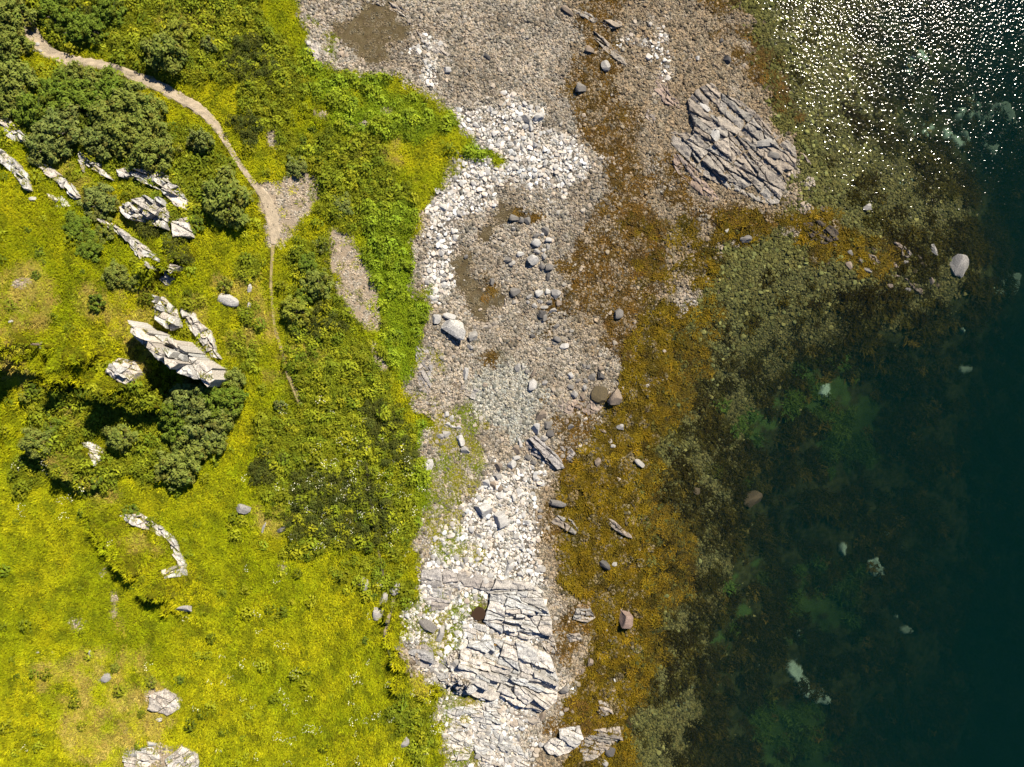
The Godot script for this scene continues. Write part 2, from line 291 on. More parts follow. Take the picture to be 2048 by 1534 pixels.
func build_ground() -> void:
	var xs := PackedFloat32Array()
	var zs := PackedFloat32Array()
	var outer := [400.0, 250.0, 160.0, 110.0, 80.0, 62.0, 52.0, 47.0]
	for o in outer: xs.append(-o - 0.5)
	for i in NX: xs.append(X0 + i * RES)
	for k in outer.size(): xs.append(outer[outer.size() - 1 - k] + 0.5)
	for o in outer: zs.append(-o)
	for j in NZ: zs.append(Z0 + j * RES)
	for k in outer.size(): zs.append(outer[outer.size() - 1 - k])
	var border := outer.size()
	# small relief of each kind of ground
	var land: PackedByteArray = zone.land
	var gold: PackedByteArray = zone.gold
	var herb: PackedByteArray = zone.herb
	var heath: PackedByteArray = zone.heath
	var bare: PackedByteArray = zone.bare
	var mud: PackedByteArray = zone.mud
	var palem: PackedByteArray = zone.pale
	for j in NZ:
		var z := Z0 + j * RES
		for i in NX:
			var x := X0 + i * RES
			var k := j * NX + i
			var g := land[k] / 255.0
			var lump := noise_b.get_noise_2d(x * 1.3, z * 1.3)
			var h := heights[k]
			var add := 0.0
			if g > 0.02:
				var soft := 1.0 - bare[k] / 300.0
				add += g * soft * (0.10 * lump + 0.22 * noise_a.get_noise_2d(x * 0.8, z * 0.8) + (herb[k] * 0.0009 + heath[k] * 0.0006) * (0.5 + noise_c.get_noise_2d(x * 2.6, z * 2.6)))
			if g < 0.98:
				var rough := 1.0 - mud[k] / 280.0
				add += (1.0 - g) * rough * (0.07 * lump + 0.10 * noise_d.get_noise_2d(x, z) + gold[k] * 0.0005 * noise_c.get_noise_2d(x * 3.0, z * 3.0))
				if h < -0.5:
					add += minf(0.5, (-h - 0.5) * 0.4) * noise_d.get_noise_2d(x * 0.8 + 90.0, z * 0.8) * 1.2
			heights[k] = h + add + palem[k] * 0.0010 * clampf(-h - 0.4, 0.0, 1.0)
	var w := xs.size()
	var v := PackedVector3Array()
	var c := PackedColorArray()
	var n := PackedVector3Array()
	v.resize(w * zs.size())
	c.resize(v.size())
	n.resize(v.size())
	var zn := []
	for name in ["land", "herb", "vivid", "heath", "dry", "bare", "white", "fine", "rust", "gold", "shallow", "pale", "green", "mud", "moss"]:
		zn.append(zone[name])
	for j in zs.size():
		var jj := clampi(j - border, 0, NZ - 1)
		for i in w:
			var ii := clampi(i - border, 0, NX - 1)
			var k := jj * NX + ii
			var at := j * w + i
			var x := xs[i]
			var z := zs[j]
			v[at] = Vector3(x, heights[k], z)
			var i0 := maxi(ii - 1, 0)
			var i1 := mini(ii + 1, NX - 1)
			var j0 := maxi(jj - 1, 0)
			var j1 := mini(jj + 1, NZ - 1)
			n[at] = Vector3(heights[jj * NX + i0] - heights[jj * NX + i1], RES * 2.0, heights[j0 * NX + ii] - heights[j1 * NX + ii]).normalized()
			var f := noise_c.get_noise_2d(x * 4.0, z * 4.0)
			var m := noise_a.get_noise_2d(x * 1.7, z * 1.7)
			var g: float = zn[0][k] / 255.0
			var col: Color
			if g < 0.99:
				col = mixc(Color(0.085, 0.066, 0.045), Color(0.16, 0.13, 0.095), 0.5 + 0.9 * f)
				col = mixc(col, Color(0.13, 0.125, 0.11), 0.7 * zn[7][k] / 255.0)
				col = mixc(col, Color(0.12, 0.11, 0.095), 0.85 * zn[6][k] / 255.0)
				col = mixc(col, mixc(Color(0.115, 0.092, 0.05), Color(0.07, 0.054, 0.028), 0.5 + f), zn[13][k] / 255.0 * 0.95)
				col = mixc(col, mixc(Color(0.06, 0.036, 0.010), Color(0.032, 0.022, 0.009), 0.5 + m), 0.9 * zn[8][k] / 255.0)
				col = mixc(col, mixc(Color(0.04, 0.028, 0.006), Color(0.02, 0.017, 0.007), 0.5 + f), 0.9 * zn[9][k] / 255.0)
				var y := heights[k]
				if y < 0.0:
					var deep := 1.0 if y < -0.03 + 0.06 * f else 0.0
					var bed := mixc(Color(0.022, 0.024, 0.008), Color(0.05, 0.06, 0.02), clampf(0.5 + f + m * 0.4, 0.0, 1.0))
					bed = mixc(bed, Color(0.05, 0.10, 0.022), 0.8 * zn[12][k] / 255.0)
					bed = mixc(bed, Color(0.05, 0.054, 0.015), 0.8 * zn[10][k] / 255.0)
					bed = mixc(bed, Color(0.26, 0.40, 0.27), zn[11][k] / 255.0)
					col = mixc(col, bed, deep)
				col = mixc(col, Color(0.13, 0.13, 0.03), 0.5 * zn[14][k] / 255.0)
			if g > 0.01:
				var gc := mixc(Color(0.07, 0.072, 0.005), Color(0.10, 0.095, 0.008), clampf(0.5 + m * 0.8, 0.0, 1.0))
				gc = mixc(gc, Color(0.03, 0.038, 0.006), 0.75 * zn[1][k] / 255.0)
				gc = mixc(gc, Color(0.04, 0.06, 0.006), 0.6 * zn[2][k] / 255.0)
				gc = mixc(gc, Color(0.17, 0.125, 0.03), 0.75 * zn[4][k] / 255.0)
				gc = mixc(gc, Color(0.05, 0.055, 0.014), 0.8 * zn[3][k] / 255.0)
				gc = mixc(gc, mixc(Color(0.30, 0.25, 0.19), Color(0.24, 0.19, 0.13), 0.5 + f), zn[5][k] / 255.0)
				var kk := 1.0 + 0.35 * f
				gc = Color(gc.r * kk, gc.g * kk, gc.b * kk)
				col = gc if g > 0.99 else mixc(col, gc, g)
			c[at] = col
	var idx := PackedInt32Array()
	idx.resize((w - 1) * (zs.size() - 1) * 6)
	var q := 0
	for j in zs.size() - 1:
		for i in w - 1:
			var a := j * w + i
			idx[q] = a
			idx[q + 1] = a + 1
			idx[q + 2] = a + w
			idx[q + 3] = a + 1
			idx[q + 4] = a + w + 1
			idx[q + 5] = a + w
			q += 6
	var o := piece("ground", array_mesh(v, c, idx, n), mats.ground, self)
	tag(o, "grassy slope, gravel beach and sea bed under everything", "ground", "", "structure")

# ------------------------------------------------------------------ rocks

func icosphere(level: int) -> Array:
	var t := (1.0 + sqrt(5.0)) / 2.0
	var v := []
	for p in [[-1, t, 0], [1, t, 0], [-1, -t, 0], [1, -t, 0], [0, -1, t], [0, 1, t], [0, -1, -t], [0, 1, -t], [t, 0, -1], [t, 0, 1], [-t, 0, -1], [-t, 0, 1]]:
		v.append(Vector3(p[0], p[1], p[2]).normalized())
	var f := [[0, 11, 5], [0, 5, 1], [0, 1, 7], [0, 7, 10], [0, 10, 11], [1, 5, 9], [5, 11, 4], [11, 10, 2], [10, 7, 6], [7, 1, 8], [3, 9, 4], [3, 4, 2], [3, 2, 6], [3, 6, 8], [3, 8, 9], [4, 9, 5], [2, 4, 11], [6, 2, 10], [8, 6, 7], [9, 8, 1]]
	for k in level:
		var mid := {}
		var g := []
		for tri in f:
			var m := []
			for e in 3:
				var a: int = mini(tri[e], tri[(e + 1) % 3])
				var b: int = maxi(tri[e], tri[(e + 1) % 3])
				var key := a * 100000 + b
				if not mid.has(key):
					mid[key] = v.size()
					v.append(((v[a] + v[b]) * 0.5).normalized())
				m.append(mid[key])
			g.append([tri[0], m[0], m[2]])
			g.append([tri[1], m[1], m[0]])
			g.append([tri[2], m[2], m[1]])
			g.append([m[0], m[1], m[2]])
		f = g
	return [v, f]

func rock_mesh(level: int, cuts: int, rough: float, blocky: float) -> ArrayMesh:
	# a broken stone: a ball cut by flat planes, about one metre across, its middle at the origin
	var ico := icosphere(level)
	var planes := []
	for k in cuts:
		var d := Vector3(rng.randfn(), rng.randfn() * 0.8, rng.randfn()).normalized()
		planes.append([d, rnd(0.42, 0.84)])
	var seed_at := rnd(0, 100)
	var v := PackedVector3Array()
	var c := PackedColorArray()
	var lo := Vector3.ONE * 9
	var hi := -lo
	for p: Vector3 in ico[0]:
		var q := p
		q = q.lerp(Vector3(signf(p.x) * pow(absf(p.x), 0.5), signf(p.y) * pow(absf(p.y), 0.5), signf(p.z) * pow(absf(p.z), 0.5)), blocky)
		for pl in planes:
			var over: float = q.dot(pl[0]) - pl[1]
			if over > 0.0: q -= pl[0] * over
		q *= 1.0 + rough * noise_b.get_noise_3d(p.x * 1.2 + seed_at, p.y * 1.2, p.z * 1.2)
		v.append(q)
		lo = lo.min(q)
		hi = hi.max(q)
		var k := 0.9 + 0.22 * noise_b.get_noise_3d(p.x * 2.0, p.y * 2.0 + seed_at, p.z * 2.0)
		c.append(Color(k, k, k))
	var span := hi - lo
	var mid := (lo + hi) * 0.5
	for k in v.size():
		var q := v[k] - mid
		v[k] = Vector3(q.x / span.x, q.y / span.y, q.z / span.z)
	var idx := PackedInt32Array()
	for tri in ico[1]:
		idx.append_array(PackedInt32Array([tri[0], tri[1], tri[2]]))
	return array_mesh(v, c, idx)

const TONES := {"w": [Color(0.50, 0.49, 0.46), "white"], "p": [Color(0.36, 0.345, 0.315), "pale grey"], "g": [Color(0.19, 0.178, 0.16), "grey"], "d": [Color(0.085, 0.08, 0.075), "dark grey"], "t": [Color(0.26, 0.205, 0.15), "tan"], "k": [Color(0.27, 0.19, 0.15), "pinkish tan"], "a": [Color(0.085, 0.062, 0.022), "weed-brown"]}

func boulder(px: float, py: float, length: float, width: float, angle: float, tone: String, place: String, tall := 0.62, label := "", sink := 0.22) -> void:
	var scale_m := 50.0 / FOCAL
	var p := spot(px, py)
	scale_m = (EYE - p.y) / FOCAL
	var l := length * scale_m
	var w := width * scale_m
	var h := sqrt(l * w) * tall
	p = spot(px, py, h * 0.4)
	var size_word := "small" if maxf(length, width) < 13.0 else ("large" if maxf(length, width) >= 24.0 else "mid-sized")
	var group := "%s %s boulders %s" % [size_word, TONES[tone][1], place]
	var text := label if label else "%s %s boulder %s" % [size_word, TONES[tone][1], place]
	var o := MeshInstance3D.new()
	o.name = numbered("boulder")
	o.mesh = boulder_meshes[rng.randi() % boulder_meshes.size()]
	o.material_override = mats["rock_" + tone]
	add_child(o)
	var b := Basis(Vector3.UP, -deg_to_rad(angle)) * Basis(Vector3(1, 0, 0), rnd(-0.18, 0.18)) * Basis(Vector3(0, 0, 1), rnd(-0.15, 0.15))
	o.transform = Transform3D(b * Basis.from_scale(Vector3(l, h, w)), Vector3(p.x, height_at(p.x, p.z) + h * (0.5 - sink), p.z))
	tag(o, text, "boulder", group if not label else "")

func cells(poly: PackedVector2Array, strike: float, length: float, width: float) -> Array:
	# bedrock breaks along its bedding and, less often, along joints across it
	var ax := Vector2(cos(strike), sin(strike))
	var ay := Vector2(-ax.y, ax.x)
	var todo := [poly]
	var out := []
	while todo.size():
		var p: PackedVector2Array = todo.pop_back()
		var lo := Vector2(1e9, 1e9)
		var hi := -lo
		for q in p:
			var r := Vector2(q.dot(ax), q.dot(ay))
			lo = lo.min(r)
			hi = hi.max(r)
		var dir: Vector2
		var at: Vector2
		var wide := hi.y - lo.y > width * rnd(0.9, 2.4)
		var long := hi.x - lo.x > length * rnd(0.8, 2.6)
		if wide and (not long or rng.randf() < 0.75):
			dir = ax.rotated(rnd(-0.26, 0.26))
			at = ax * (lo.x + hi.x) * 0.5 + ay * lerpf(lo.y, hi.y, rnd(0.3, 0.7))
		elif long:
			dir = ay.rotated(rnd(-0.95, 0.5))
			at = ay * (lo.y + hi.y) * 0.5 + ax * lerpf(lo.x, hi.x, rnd(0.28, 0.72))
		else:
			out.append(p)
			continue
		var side := Vector2(-dir.y, dir.x) * 60.0
		for sgn in [1.0, -1.0]:
			var half := PackedVector2Array([at - dir * 60.0, at + dir * 60.0, at + dir * 60.0 + side * sgn, at - dir * 60.0 + side * sgn])
			for part in Geometry2D.intersect_polygons(p, half):
				if part.size() >= 3 and not Geometry2D.is_polygon_clockwise(part): todo.append(part)
	return out

func slab_mesh(poly: PackedVector2Array, at: Vector3, g: float, top: float, tilt: Vector2, color: Color, strike: float, ribs: float) -> ArrayMesh:
	# a slab of bedrock with this plan: broken sides and a top of bedding ribs and facets
	var ring := PackedVector2Array()
	var area := 0.0
	for k in poly.size():
		var a := poly[k]
		var b := poly[(k + 1) % poly.size()]
		area += a.cross(b) * 0.5
		var steps := maxi(1, int(a.distance_to(b) / 0.24))
		for s in steps:
			ring.append(a.lerp(b, s / float(steps)) + Vector2(rnd(-0.03, 0.03), rnd(-0.03, 0.03)))
	var m := ring.size()
	var pts := ring.duplicate()
	var step := clampf(sqrt(absf(area)) / 6.0, 0.13, 0.24)
	var lo := Vector2(1e9, 1e9)
	var hi := -lo
	for q in ring:
		lo = lo.min(q)
		hi = hi.max(q)
	for j in int((hi.y - lo.y) / step) + 1:
		for i in int((hi.x - lo.x) / step) + 1:
			var q := lo + Vector2(i + rnd(0.1, 0.9), j + rnd(0.1, 0.9)) * step
			if Geometry2D.is_point_in_polygon(q, ring): pts.append(q)
	var ax := Vector2(cos(strike), sin(strike))
	var ay := Vector2(-ax.y, ax.x)
	var v := PackedVector3Array()
	var c := PackedColorArray()
	var phase := rnd(0, 1)
	for k in pts.size():
		var r := pts[k]
		var w := r + Vector2(at.x, at.z)
		var saw := fposmod(w.dot(ay) * 2.6 + phase + 0.5 * noise_b.get_noise_2d(w.dot(ax) * 0.7, w.dot(ay)), 1.0)
		var y := top + tilt.dot(r) + ribs * (saw - 0.5) + ribs * noise_b.get_noise_2d(w.x * 2.0, w.y * 2.0) + ribs * 1.3 * noise_c.get_noise_2d(w.x * 1.3, w.y * 1.3)
		if k < m: y -= rnd(0.0, 0.09)
		v.append(Vector3(r.x, y, r.y))
		var t := 1.0 + 0.4 * noise_b.get_noise_2d(w.x * 2.5, w.y * 2.5 + 20.0) + rnd(-0.08, 0.08)
		c.append(Color(color.r * t, color.g * t, color.b * t))
	var idx := PackedInt32Array()
	var tri := Geometry2D.triangulate_delaunay(pts)
	for k in range(0, tri.size(), 3):
		if Geometry2D.is_point_in_polygon((pts[tri[k]] + pts[tri[k + 1]] + pts[tri[k + 2]]) / 3.0, ring):
			idx.append_array(PackedInt32Array([tri[k], tri[k + 1], tri[k + 2]]))
	var foot := v.size()
	for k in m:
		var r := ring[k] * 1.03
		v.append(Vector3(r.x, minf(height_at(r.x + at.x, r.y + at.z) - g - 0.2, top - 0.1), r.y))
		c.append(color)
	for k in m:
		var b := (k + 1) % m
		idx.append_array(PackedInt32Array([k, b, foot + k, b, foot + b, foot + k]))
	return array_mesh(v, c, idx)

func outcrop(flat: Array, strike_deg: float, length: float, width: float, rise: float, tone: Color, label: String, group := "", dip := 0.18, gap := 0.02, called := "rock_outcrop", vary := 0.45, ribs := 0.09) -> void:
	if tone == CHALK:
		var grown := []
		var c0 := Vector2.ZERO
		for k in range(0, flat.size(), 2): c0 += Vector2(flat[k], flat[k + 1])
		c0 /= flat.size() / 2.0
		for k in range(0, flat.size(), 2):
			var q := Vector2(flat[k], flat[k + 1])
			q += (q - c0).normalized() * 6.0
			grown.append(q.x)
			grown.append(q.y)
		flat = grown
		length *= 0.72
		width *= 0.75
		rise *= 1.25
		ribs = 0.13
	var poly := outline(flat, rise * 0.6)
	if Geometry2D.is_polygon_clockwise(poly): poly.reverse()
	var mid := Vector2.ZERO
	for p in poly: mid += p
	mid /= poly.size()
	var base := Vector3(mid.x, height_at(mid.x, mid.y), mid.y)
	var o := thing(called, base, label, "outcrop", group)
	var strike := deg_to_rad(strike_deg)
	var ay := Vector2(-sin(strike), cos(strike))
	for cell in cells(poly, strike, length, width):
		var shrunk := Geometry2D.offset_polygon(cell, -gap * rnd(0.2, 1.5))
		if shrunk.is_empty() or shrunk[0].size() < 3: continue
		var sp: PackedVector2Array = shrunk[0]
		var cm := Vector2.ZERO
		for q in sp: cm += q
		cm /= sp.size()
		var area := 0.0
		for k in sp.size(): area += sp[k].cross(sp[(k + 1) % sp.size()]) * 0.5
		if absf(area) < 0.02: continue
		# nearer the rim the bed is thinner
		var rim := 1e9
		for k in poly.size():
			rim = minf(rim, cm.distance_to(Geometry2D.get_closest_point_to_segment(cm, poly[k], poly[(k + 1) % poly.size()])))
		var g := height_at(cm.x, cm.y)
		var up := rise * (0.6 + 0.4 * smooth01(0.0, 0.9, rim)) * rnd(1.0 - vary, 1.0 + vary)
		var local := PackedVector2Array()
		for q in sp: local.append(q - cm)
		var slope := normal_at(cm.x, cm.y)
		var tilt := Vector2(-slope.x / slope.y, -slope.z / slope.y).limit_length(0.3) * 0.8 + ay * dip * rnd(0.2, 1.6) + Vector2(rnd(-0.06, 0.06), rnd(-0.06, 0.06))
		var m := slab_mesh(local, Vector3(cm.x, 0, cm.y), g, up, tilt, jit(tone, 0.2), strike, ribs)
		var s := piece("slab", m, mats.bedrock, o)
		s.position = Vector3(cm.x, g, cm.y) - base
		if tone == CHALK and rng.randf() < 0.35:
			for k in int(absf(area) * 7.0) + 1:
				var off := Vector2(rnd(-0.5, 0.5), rnd(-0.5, 0.5)) * sqrt(absf(area)) * 0.9
				ledge_spots.append(Vector3(cm.x + off.x, g + up + tilt.dot(off) + 0.02, cm.y + off.y))

var ledge_spots := []

# ------------------------------------------------------------------ plants

var pv := PackedVector3Array()
var pc := PackedColorArray()
var pi_ := PackedInt32Array()

func begin() -> void:
	pv = PackedVector3Array()
	pc = PackedColorArray()
	pi_ = PackedInt32Array()

func face4(a: Vector3, b: Vector3, c: Vector3, d: Vector3, col: Color) -> void:
	var k := pv.size()
	pv.append(a)
	pv.append(b)
	pv.append(c)
	pv.append(d)
	for q in 4: pc.append(col)
	pi_.append_array(PackedInt32Array([k, k + 1, k + 2, k, k + 2, k + 3]))

func face3(a: Vector3, b: Vector3, c: Vector3, col: Color) -> void:
	var k := pv.size()
	pv.append(a)
	pv.append(b)
	pv.append(c)
	for q in 3: pc.append(col)
	pi_.append_array(PackedInt32Array([k, k + 1, k + 2]))

func done() -> ArrayMesh:
	return array_mesh(pv, pc, pi_)

func leaf(at: Vector3, out: Vector3, size: float, col: Color) -> void:
	var side := out.cross(Vector3(rng.randfn(), rng.randfn(), rng.randfn())).normalized()
	var along := side.cross(out).normalized()
	# a leaf lies roughly square to OUT
	var tip := at + along * size + out * size * 0.15
	face4(at - along * size * 0.6, at + side * size * 0.42, tip, at - side * size * 0.42, col)

func tube(a: Vector3, b: Vector3, ra: float, rb: float, col: Color) -> void:
	var d := (b - a).normalized()
	var s := d.cross(Vector3(0.3, 0.2, 1.0)).normalized()
	var t := d.cross(s)
	for k in 6:
		var p0 := s * cos(k * TAU / 6) + t * sin(k * TAU / 6)
		var p1 := s * cos((k + 1) * TAU / 6) + t * sin((k + 1) * TAU / 6)
		face4(a + p0 * ra, a + p1 * ra, b + p1 * rb, b + p0 * rb, col)

func crown_mesh(clumps: int, leaves: int, flat: float, size: float) -> ArrayMesh:
	# unit crown: about one metre radius, foot at y = 0; leaf clumps on an uneven dome, with gaps
	begin()
	var sx := rnd(0, 50)
	for k in clumps:
		var a := rnd(0, TAU)
		var u := sqrt(rng.randf())
		if k % 3 == 0: u = rnd(0.82, 1.0)
		var reach := 0.84 + 0.62 * noise_a.get_noise_2d(cos(a) * 6.0 + sx, sin(a) * 6.0)
		var dome := sqrt(maxf(0.0, 1.0 - u * u * 0.92))
		var cc := Vector3(cos(a) * u * reach, flat * (0.25 + dome * rnd(0.72, 1.0)) , sin(a) * u * reach)
		if k % 4 == 0: cc.y *= rnd(0.45, 0.8)
		var cr := rnd(0.07, 0.25)
		var tone := rnd(0.6, 1.35)
		var warm := rnd(0.85, 1.25)
		for q in leaves:
			var d := Vector3(rng.randfn(), rng.randfn() + 0.35, rng.randfn()).normalized()
			var p := cc + d * cr * Vector3(1, 0.8, 1) * rnd(0.35, 1.2)
			var col := jit(Color(tone * warm, tone, tone * 0.9), 0.3)
			leaf(p, (d + Vector3(0, 0.6, 0) + Vector3(rng.randfn(), rng.randfn(), rng.randfn()) * 0.4).normalized(), size * rnd(0.7, 1.3), col)
	return done()

func wood_mesh(flat: float) -> ArrayMesh:
	begin()
	var bark := Color(0.09, 0.075, 0.06)
	tube(Vector3(0, -0.3, 0), Vector3(0.02, flat * 0.35, 0.01), 0.075, 0.05, bark)
	for k in 7:
		var a := k * TAU / 7.0 + rnd(-0.3, 0.3)
		var b := Vector3(cos(a) * 0.35, flat * rnd(0.45, 0.65), sin(a) * 0.35)
		tube(Vector3(0.02, flat * rnd(0.2, 0.35), 0.01), b, 0.035, 0.022, bark)
		tube(b, b + Vector3(cos(a + 0.3) * 0.3, flat * 0.2, sin(a + 0.3) * 0.3), 0.022, 0.008, bark)
	return done()

var crowns := []
var woods := []

func tree(px: float, py: float, radius: float, kind: int, label: String, group := "", tall := 1.0) -> void:
	var p0 := spot(px, py)
	var r := radius * (EYE - p0.y) / FOCAL
	var h := r * 1.25 * tall
	var p := spot(px, py, h * 0.75)
	var called := "leafy_tree" if radius >= 28 else "leafy_shrub"
	var o := thing(called, Vector3(p.x, height_at(p.x, p.z), p.z), label, "tree" if radius >= 28 else "shrub", group)
	o.rotation.y = rnd(0, TAU)
	o.scale = Vector3(r * rnd(0.95, 1.05), r * tall, r * rnd(0.95, 1.05))
	var v := rng.randi() % 3
	piece("trunk" if radius >= 28 else "stem", woods[v], mats.bark, o)
	piece("crown" if radius >= 28 else "foliage", crowns[v if radius >= 22 else 3 + v], mats["leaf_%d" % kind], o)

# ------------------------------------------------------------------ scatters

func scatter(called: String, label: String, category: String, meshes: Array, mat: Material, spacing: float, chance: Callable, place: Callable) -> void:
	# walks a jittered grid over the mapped ground; CHANCE(x, z) is how likely something grows or lies there, PLACE(x, z) gives [Transform3D, Color]
	var lists := []
	for m in meshes: lists.append([])
	var cols := int(84.0 / spacing)
	var rows := int(64.0 / spacing)
	for j in rows:
		for i in cols:
			var x := -42.0 + (i + rng.randf()) * spacing
			var z := -32.0 + (j + rng.randf()) * spacing
			var ch: float = chance.call(x, z)
			if ch > 0.0 and rng.randf() < ch:
				var got: Array = place.call(x, z)
				lists[rng.randi() % meshes.size()].append(got)
	for k in meshes.size():
		emit(called, label, category, meshes[k], mat, lists[k])

func emit(called: String, label: String, category: String, m: Mesh, mat: Material, list: Array) -> void:
	if list.is_empty(): return
	var mm := MultiMesh.new()
	mm.transform_format = MultiMesh.TRANSFORM_3D
	mm.use_colors = true
	mm.mesh = m
	mm.instance_count = list.size()
	for q in list.size():
		mm.set_instance_transform(q, list[q][0])
		mm.set_instance_color(q, list[q][1])
	var o := MultiMeshInstance3D.new()
	o.name = numbered(called)
	o.multimesh = mm
	o.material_override = mat
	add_child(o)
	tag(o, label, category, label, "stuff")

func lying(x: float, z: float, s: Vector3, sink := 0.0) -> Transform3D:
	var n := normal_at(x, z)
	var a := Vector3(cos(x * 91.7 + z * 37.3), 0, sin(x * 91.7 + z * 37.3))
	var side := n.cross(a).normalized()
	var b := Basis(side, n, side.cross(n))
	return Transform3D(b * Basis.from_scale(s), Vector3(x, height_at(x, z) - sink, z))

func upright(x: float, z: float, s: Vector3, sink := 0.0) -> Transform3D:
	return Transform3D(Basis(Vector3.UP, rnd(0, TAU)) * Basis.from_scale(s), Vector3(x, height_at(x, z) - sink, z))

func grass_mesh(blades: int, length: float, spread: float, wide: float) -> ArrayMesh:
	begin()
	for k in blades:
		var a := rnd(0, TAU)
		var r := spread * sqrt(rng.randf())
		var root := Vector3(cos(a) * r, -0.03, sin(a) * r)
		var d := Vector3(cos(a + rnd(-1.2, 1.2)), 0, sin(a + rnd(-1.2, 1.2))).normalized()
		var side := Vector3(-d.z, 0, d.x) * wide * rnd(0.7, 1.3)
		var l := length * rnd(0.6, 1.25)
		var m := root + d * l * rnd(0.2, 0.45) + Vector3.UP * l * rnd(0.5, 0.7)
		var t := m + d * l * rnd(0.35, 0.6) + Vector3.UP * l * rnd(-0.12, 0.2)
		var k2 := rnd(0.75, 1.25)
		var col := Color(k2, k2, k2)
		face4(root - side, root + side, m + side * 0.8, m - side * 0.8, col)
		face3(m - side * 0.8, m + side * 0.8, t, col)
	return done()

func herb_mesh(n: int, radius: float, tall: float, size: float, flower := Color(0, 0, 0), flowers := 0) -> ArrayMesh:
	begin()
	for k in n:
		var a := rnd(0, TAU)
		var u := sqrt(rng.randf())
		var y := tall * (sqrt(1.0 - u * u * 0.9) * rnd(0.6, 1.05))
		var k2 := rnd(0.65, 1.3)
		leaf(Vector3(cos(a) * u * radius, y, sin(a) * u * radius), (Vector3(cos(a) * u * 0.7, 1.0, sin(a) * u * 0.7) + Vector3(rng.randfn(), rng.randfn(), rng.randfn()) * 0.35).normalized(), size * rnd(0.7, 1.4), Color(k2, k2, k2))
	for k in flowers:
		var a := rnd(0, TAU)
		var u := sqrt(rng.randf())
		leaf(Vector3(cos(a) * u * radius, tall * (sqrt(1.0 - u * u * 0.9) * 1.05 + 0.12), sin(a) * u * radius), (Vector3(0, 1, 0) + Vector3(rng.randfn(), 0, rng.randfn()) * 0.4).normalized(), size * rnd(0.6, 1.1), flower)
	return done()

func ribbon_mesh(n: int, radius: float, length: float, wide: float, tall: float, aligned: float) -> ArrayMesh:
	# strands of weed lying over one another
	begin()
	for k in n:
		var a := rnd(0, TAU)
		var r := radius * sqrt(rng.randf())
		var p := Vector3(cos(a) * r, rnd(0.0, tall * 0.6), sin(a) * r)
		var head := rnd(-1.0, 1.0) * PI * (1.0 - aligned)
		var k2 := rnd(0.5, 1.5)
		var col := jit(Color(k2, k2, k2), 0.2)
		var w := wide * rnd(0.6, 1.4)
		for s in 3:
			head += rnd(-0.7, 0.7)
			var d := Vector3(cos(head), 0, sin(head))
			var e := p + d * length * rnd(0.25, 0.42)
			e.y = maxf(0.01, p.y + rnd(-0.5, 0.5) * tall)
			var side := Vector3(-d.z, rnd(-0.6, 0.6), d.x) * w
			var w2 := 0.5 if s == 2 else 1.0
			face4(p - side, p + side, e + side * w2, e - side * w2, col)
			p = e
	return done()

func pebble_mesh(n: int, radius: float, small: float, big: float) -> ArrayMesh:
	# a scoop of gravel: many little stones of different tones lying on a disc
	begin()
	var ico := icosphere(0)
	for k in n:
		var a := rnd(0, TAU)
		var r := radius * sqrt(rng.randf())
		var s := small * pow(big / small, pow(rng.randf(), 2.2))
		var sc := Vector3(s * rnd(0.7, 1.3), s * rnd(0.45, 0.8), s * rnd(0.7, 1.3))
		var b := Basis(Vector3.UP, rnd(0, TAU)) * Basis(Vector3(1, 0, 0), rnd(-0.4, 0.4))
		var at := Vector3(cos(a) * r, sc.y * rnd(0.05, 0.4), sin(a) * r)
		var t := rnd(0.35, 1.5)
		var col := Color(t * rnd(0.94, 1.08), t, t * rnd(0.88, 1.06))
		var start := pv.size()
		for p: Vector3 in ico[0]:
			pv.append(at + b * (p * sc * rnd(0.8, 1.15)))
			pc.append(col)
		for tri in ico[1]:
			pi_.append_array(PackedInt32Array([start + tri[0], start + tri[1], start + tri[2]]))
	return done()

# ------------------------------------------------------------------ materials

func noise_texture(freq: float, lo: float, hi: float, size := 512, octaves := 4) -> ImageTexture:
	var n := FastNoiseLite.new()
	n.seed = int(freq * 1000.0) + size
	n.frequency = freq
	n.fractal_octaves = octaves
	var im := n.get_seamless_image(size, size)
	im.convert(Image.FORMAT_RGB8)
	var d := im.get_data()
	for k in d.size():
		d[k] = int(255.0 * clampf(lo + (hi - lo) * d[k] / 255.0, 0.0, 1.0))
	return ImageTexture.create_from_image(Image.create_from_data(size, size, false, Image.FORMAT_RGB8, d))

func relief_texture(freq: float, strength: float, size := 512, octaves := 4, kind := FastNoiseLite.TYPE_SIMPLEX_SMOOTH) -> ImageTexture:
	var n := FastNoiseLite.new()
	n.noise_type = kind
	n.seed = int(freq * 7000.0) + size
	n.frequency = freq
	n.fractal_octaves = octaves
	var im := n.get_seamless_image(size, size)
	im.convert(Image.FORMAT_RGBA8)
	im.bump_map_to_normal_map(strength)
	return ImageTexture.create_from_image(im)

func surface(rough: float, tint := Color.WHITE) -> StandardMaterial3D:
	var m := StandardMaterial3D.new()
	m.albedo_color = tint
	m.vertex_color_use_as_albedo = true
	m.roughness = rough
	return m

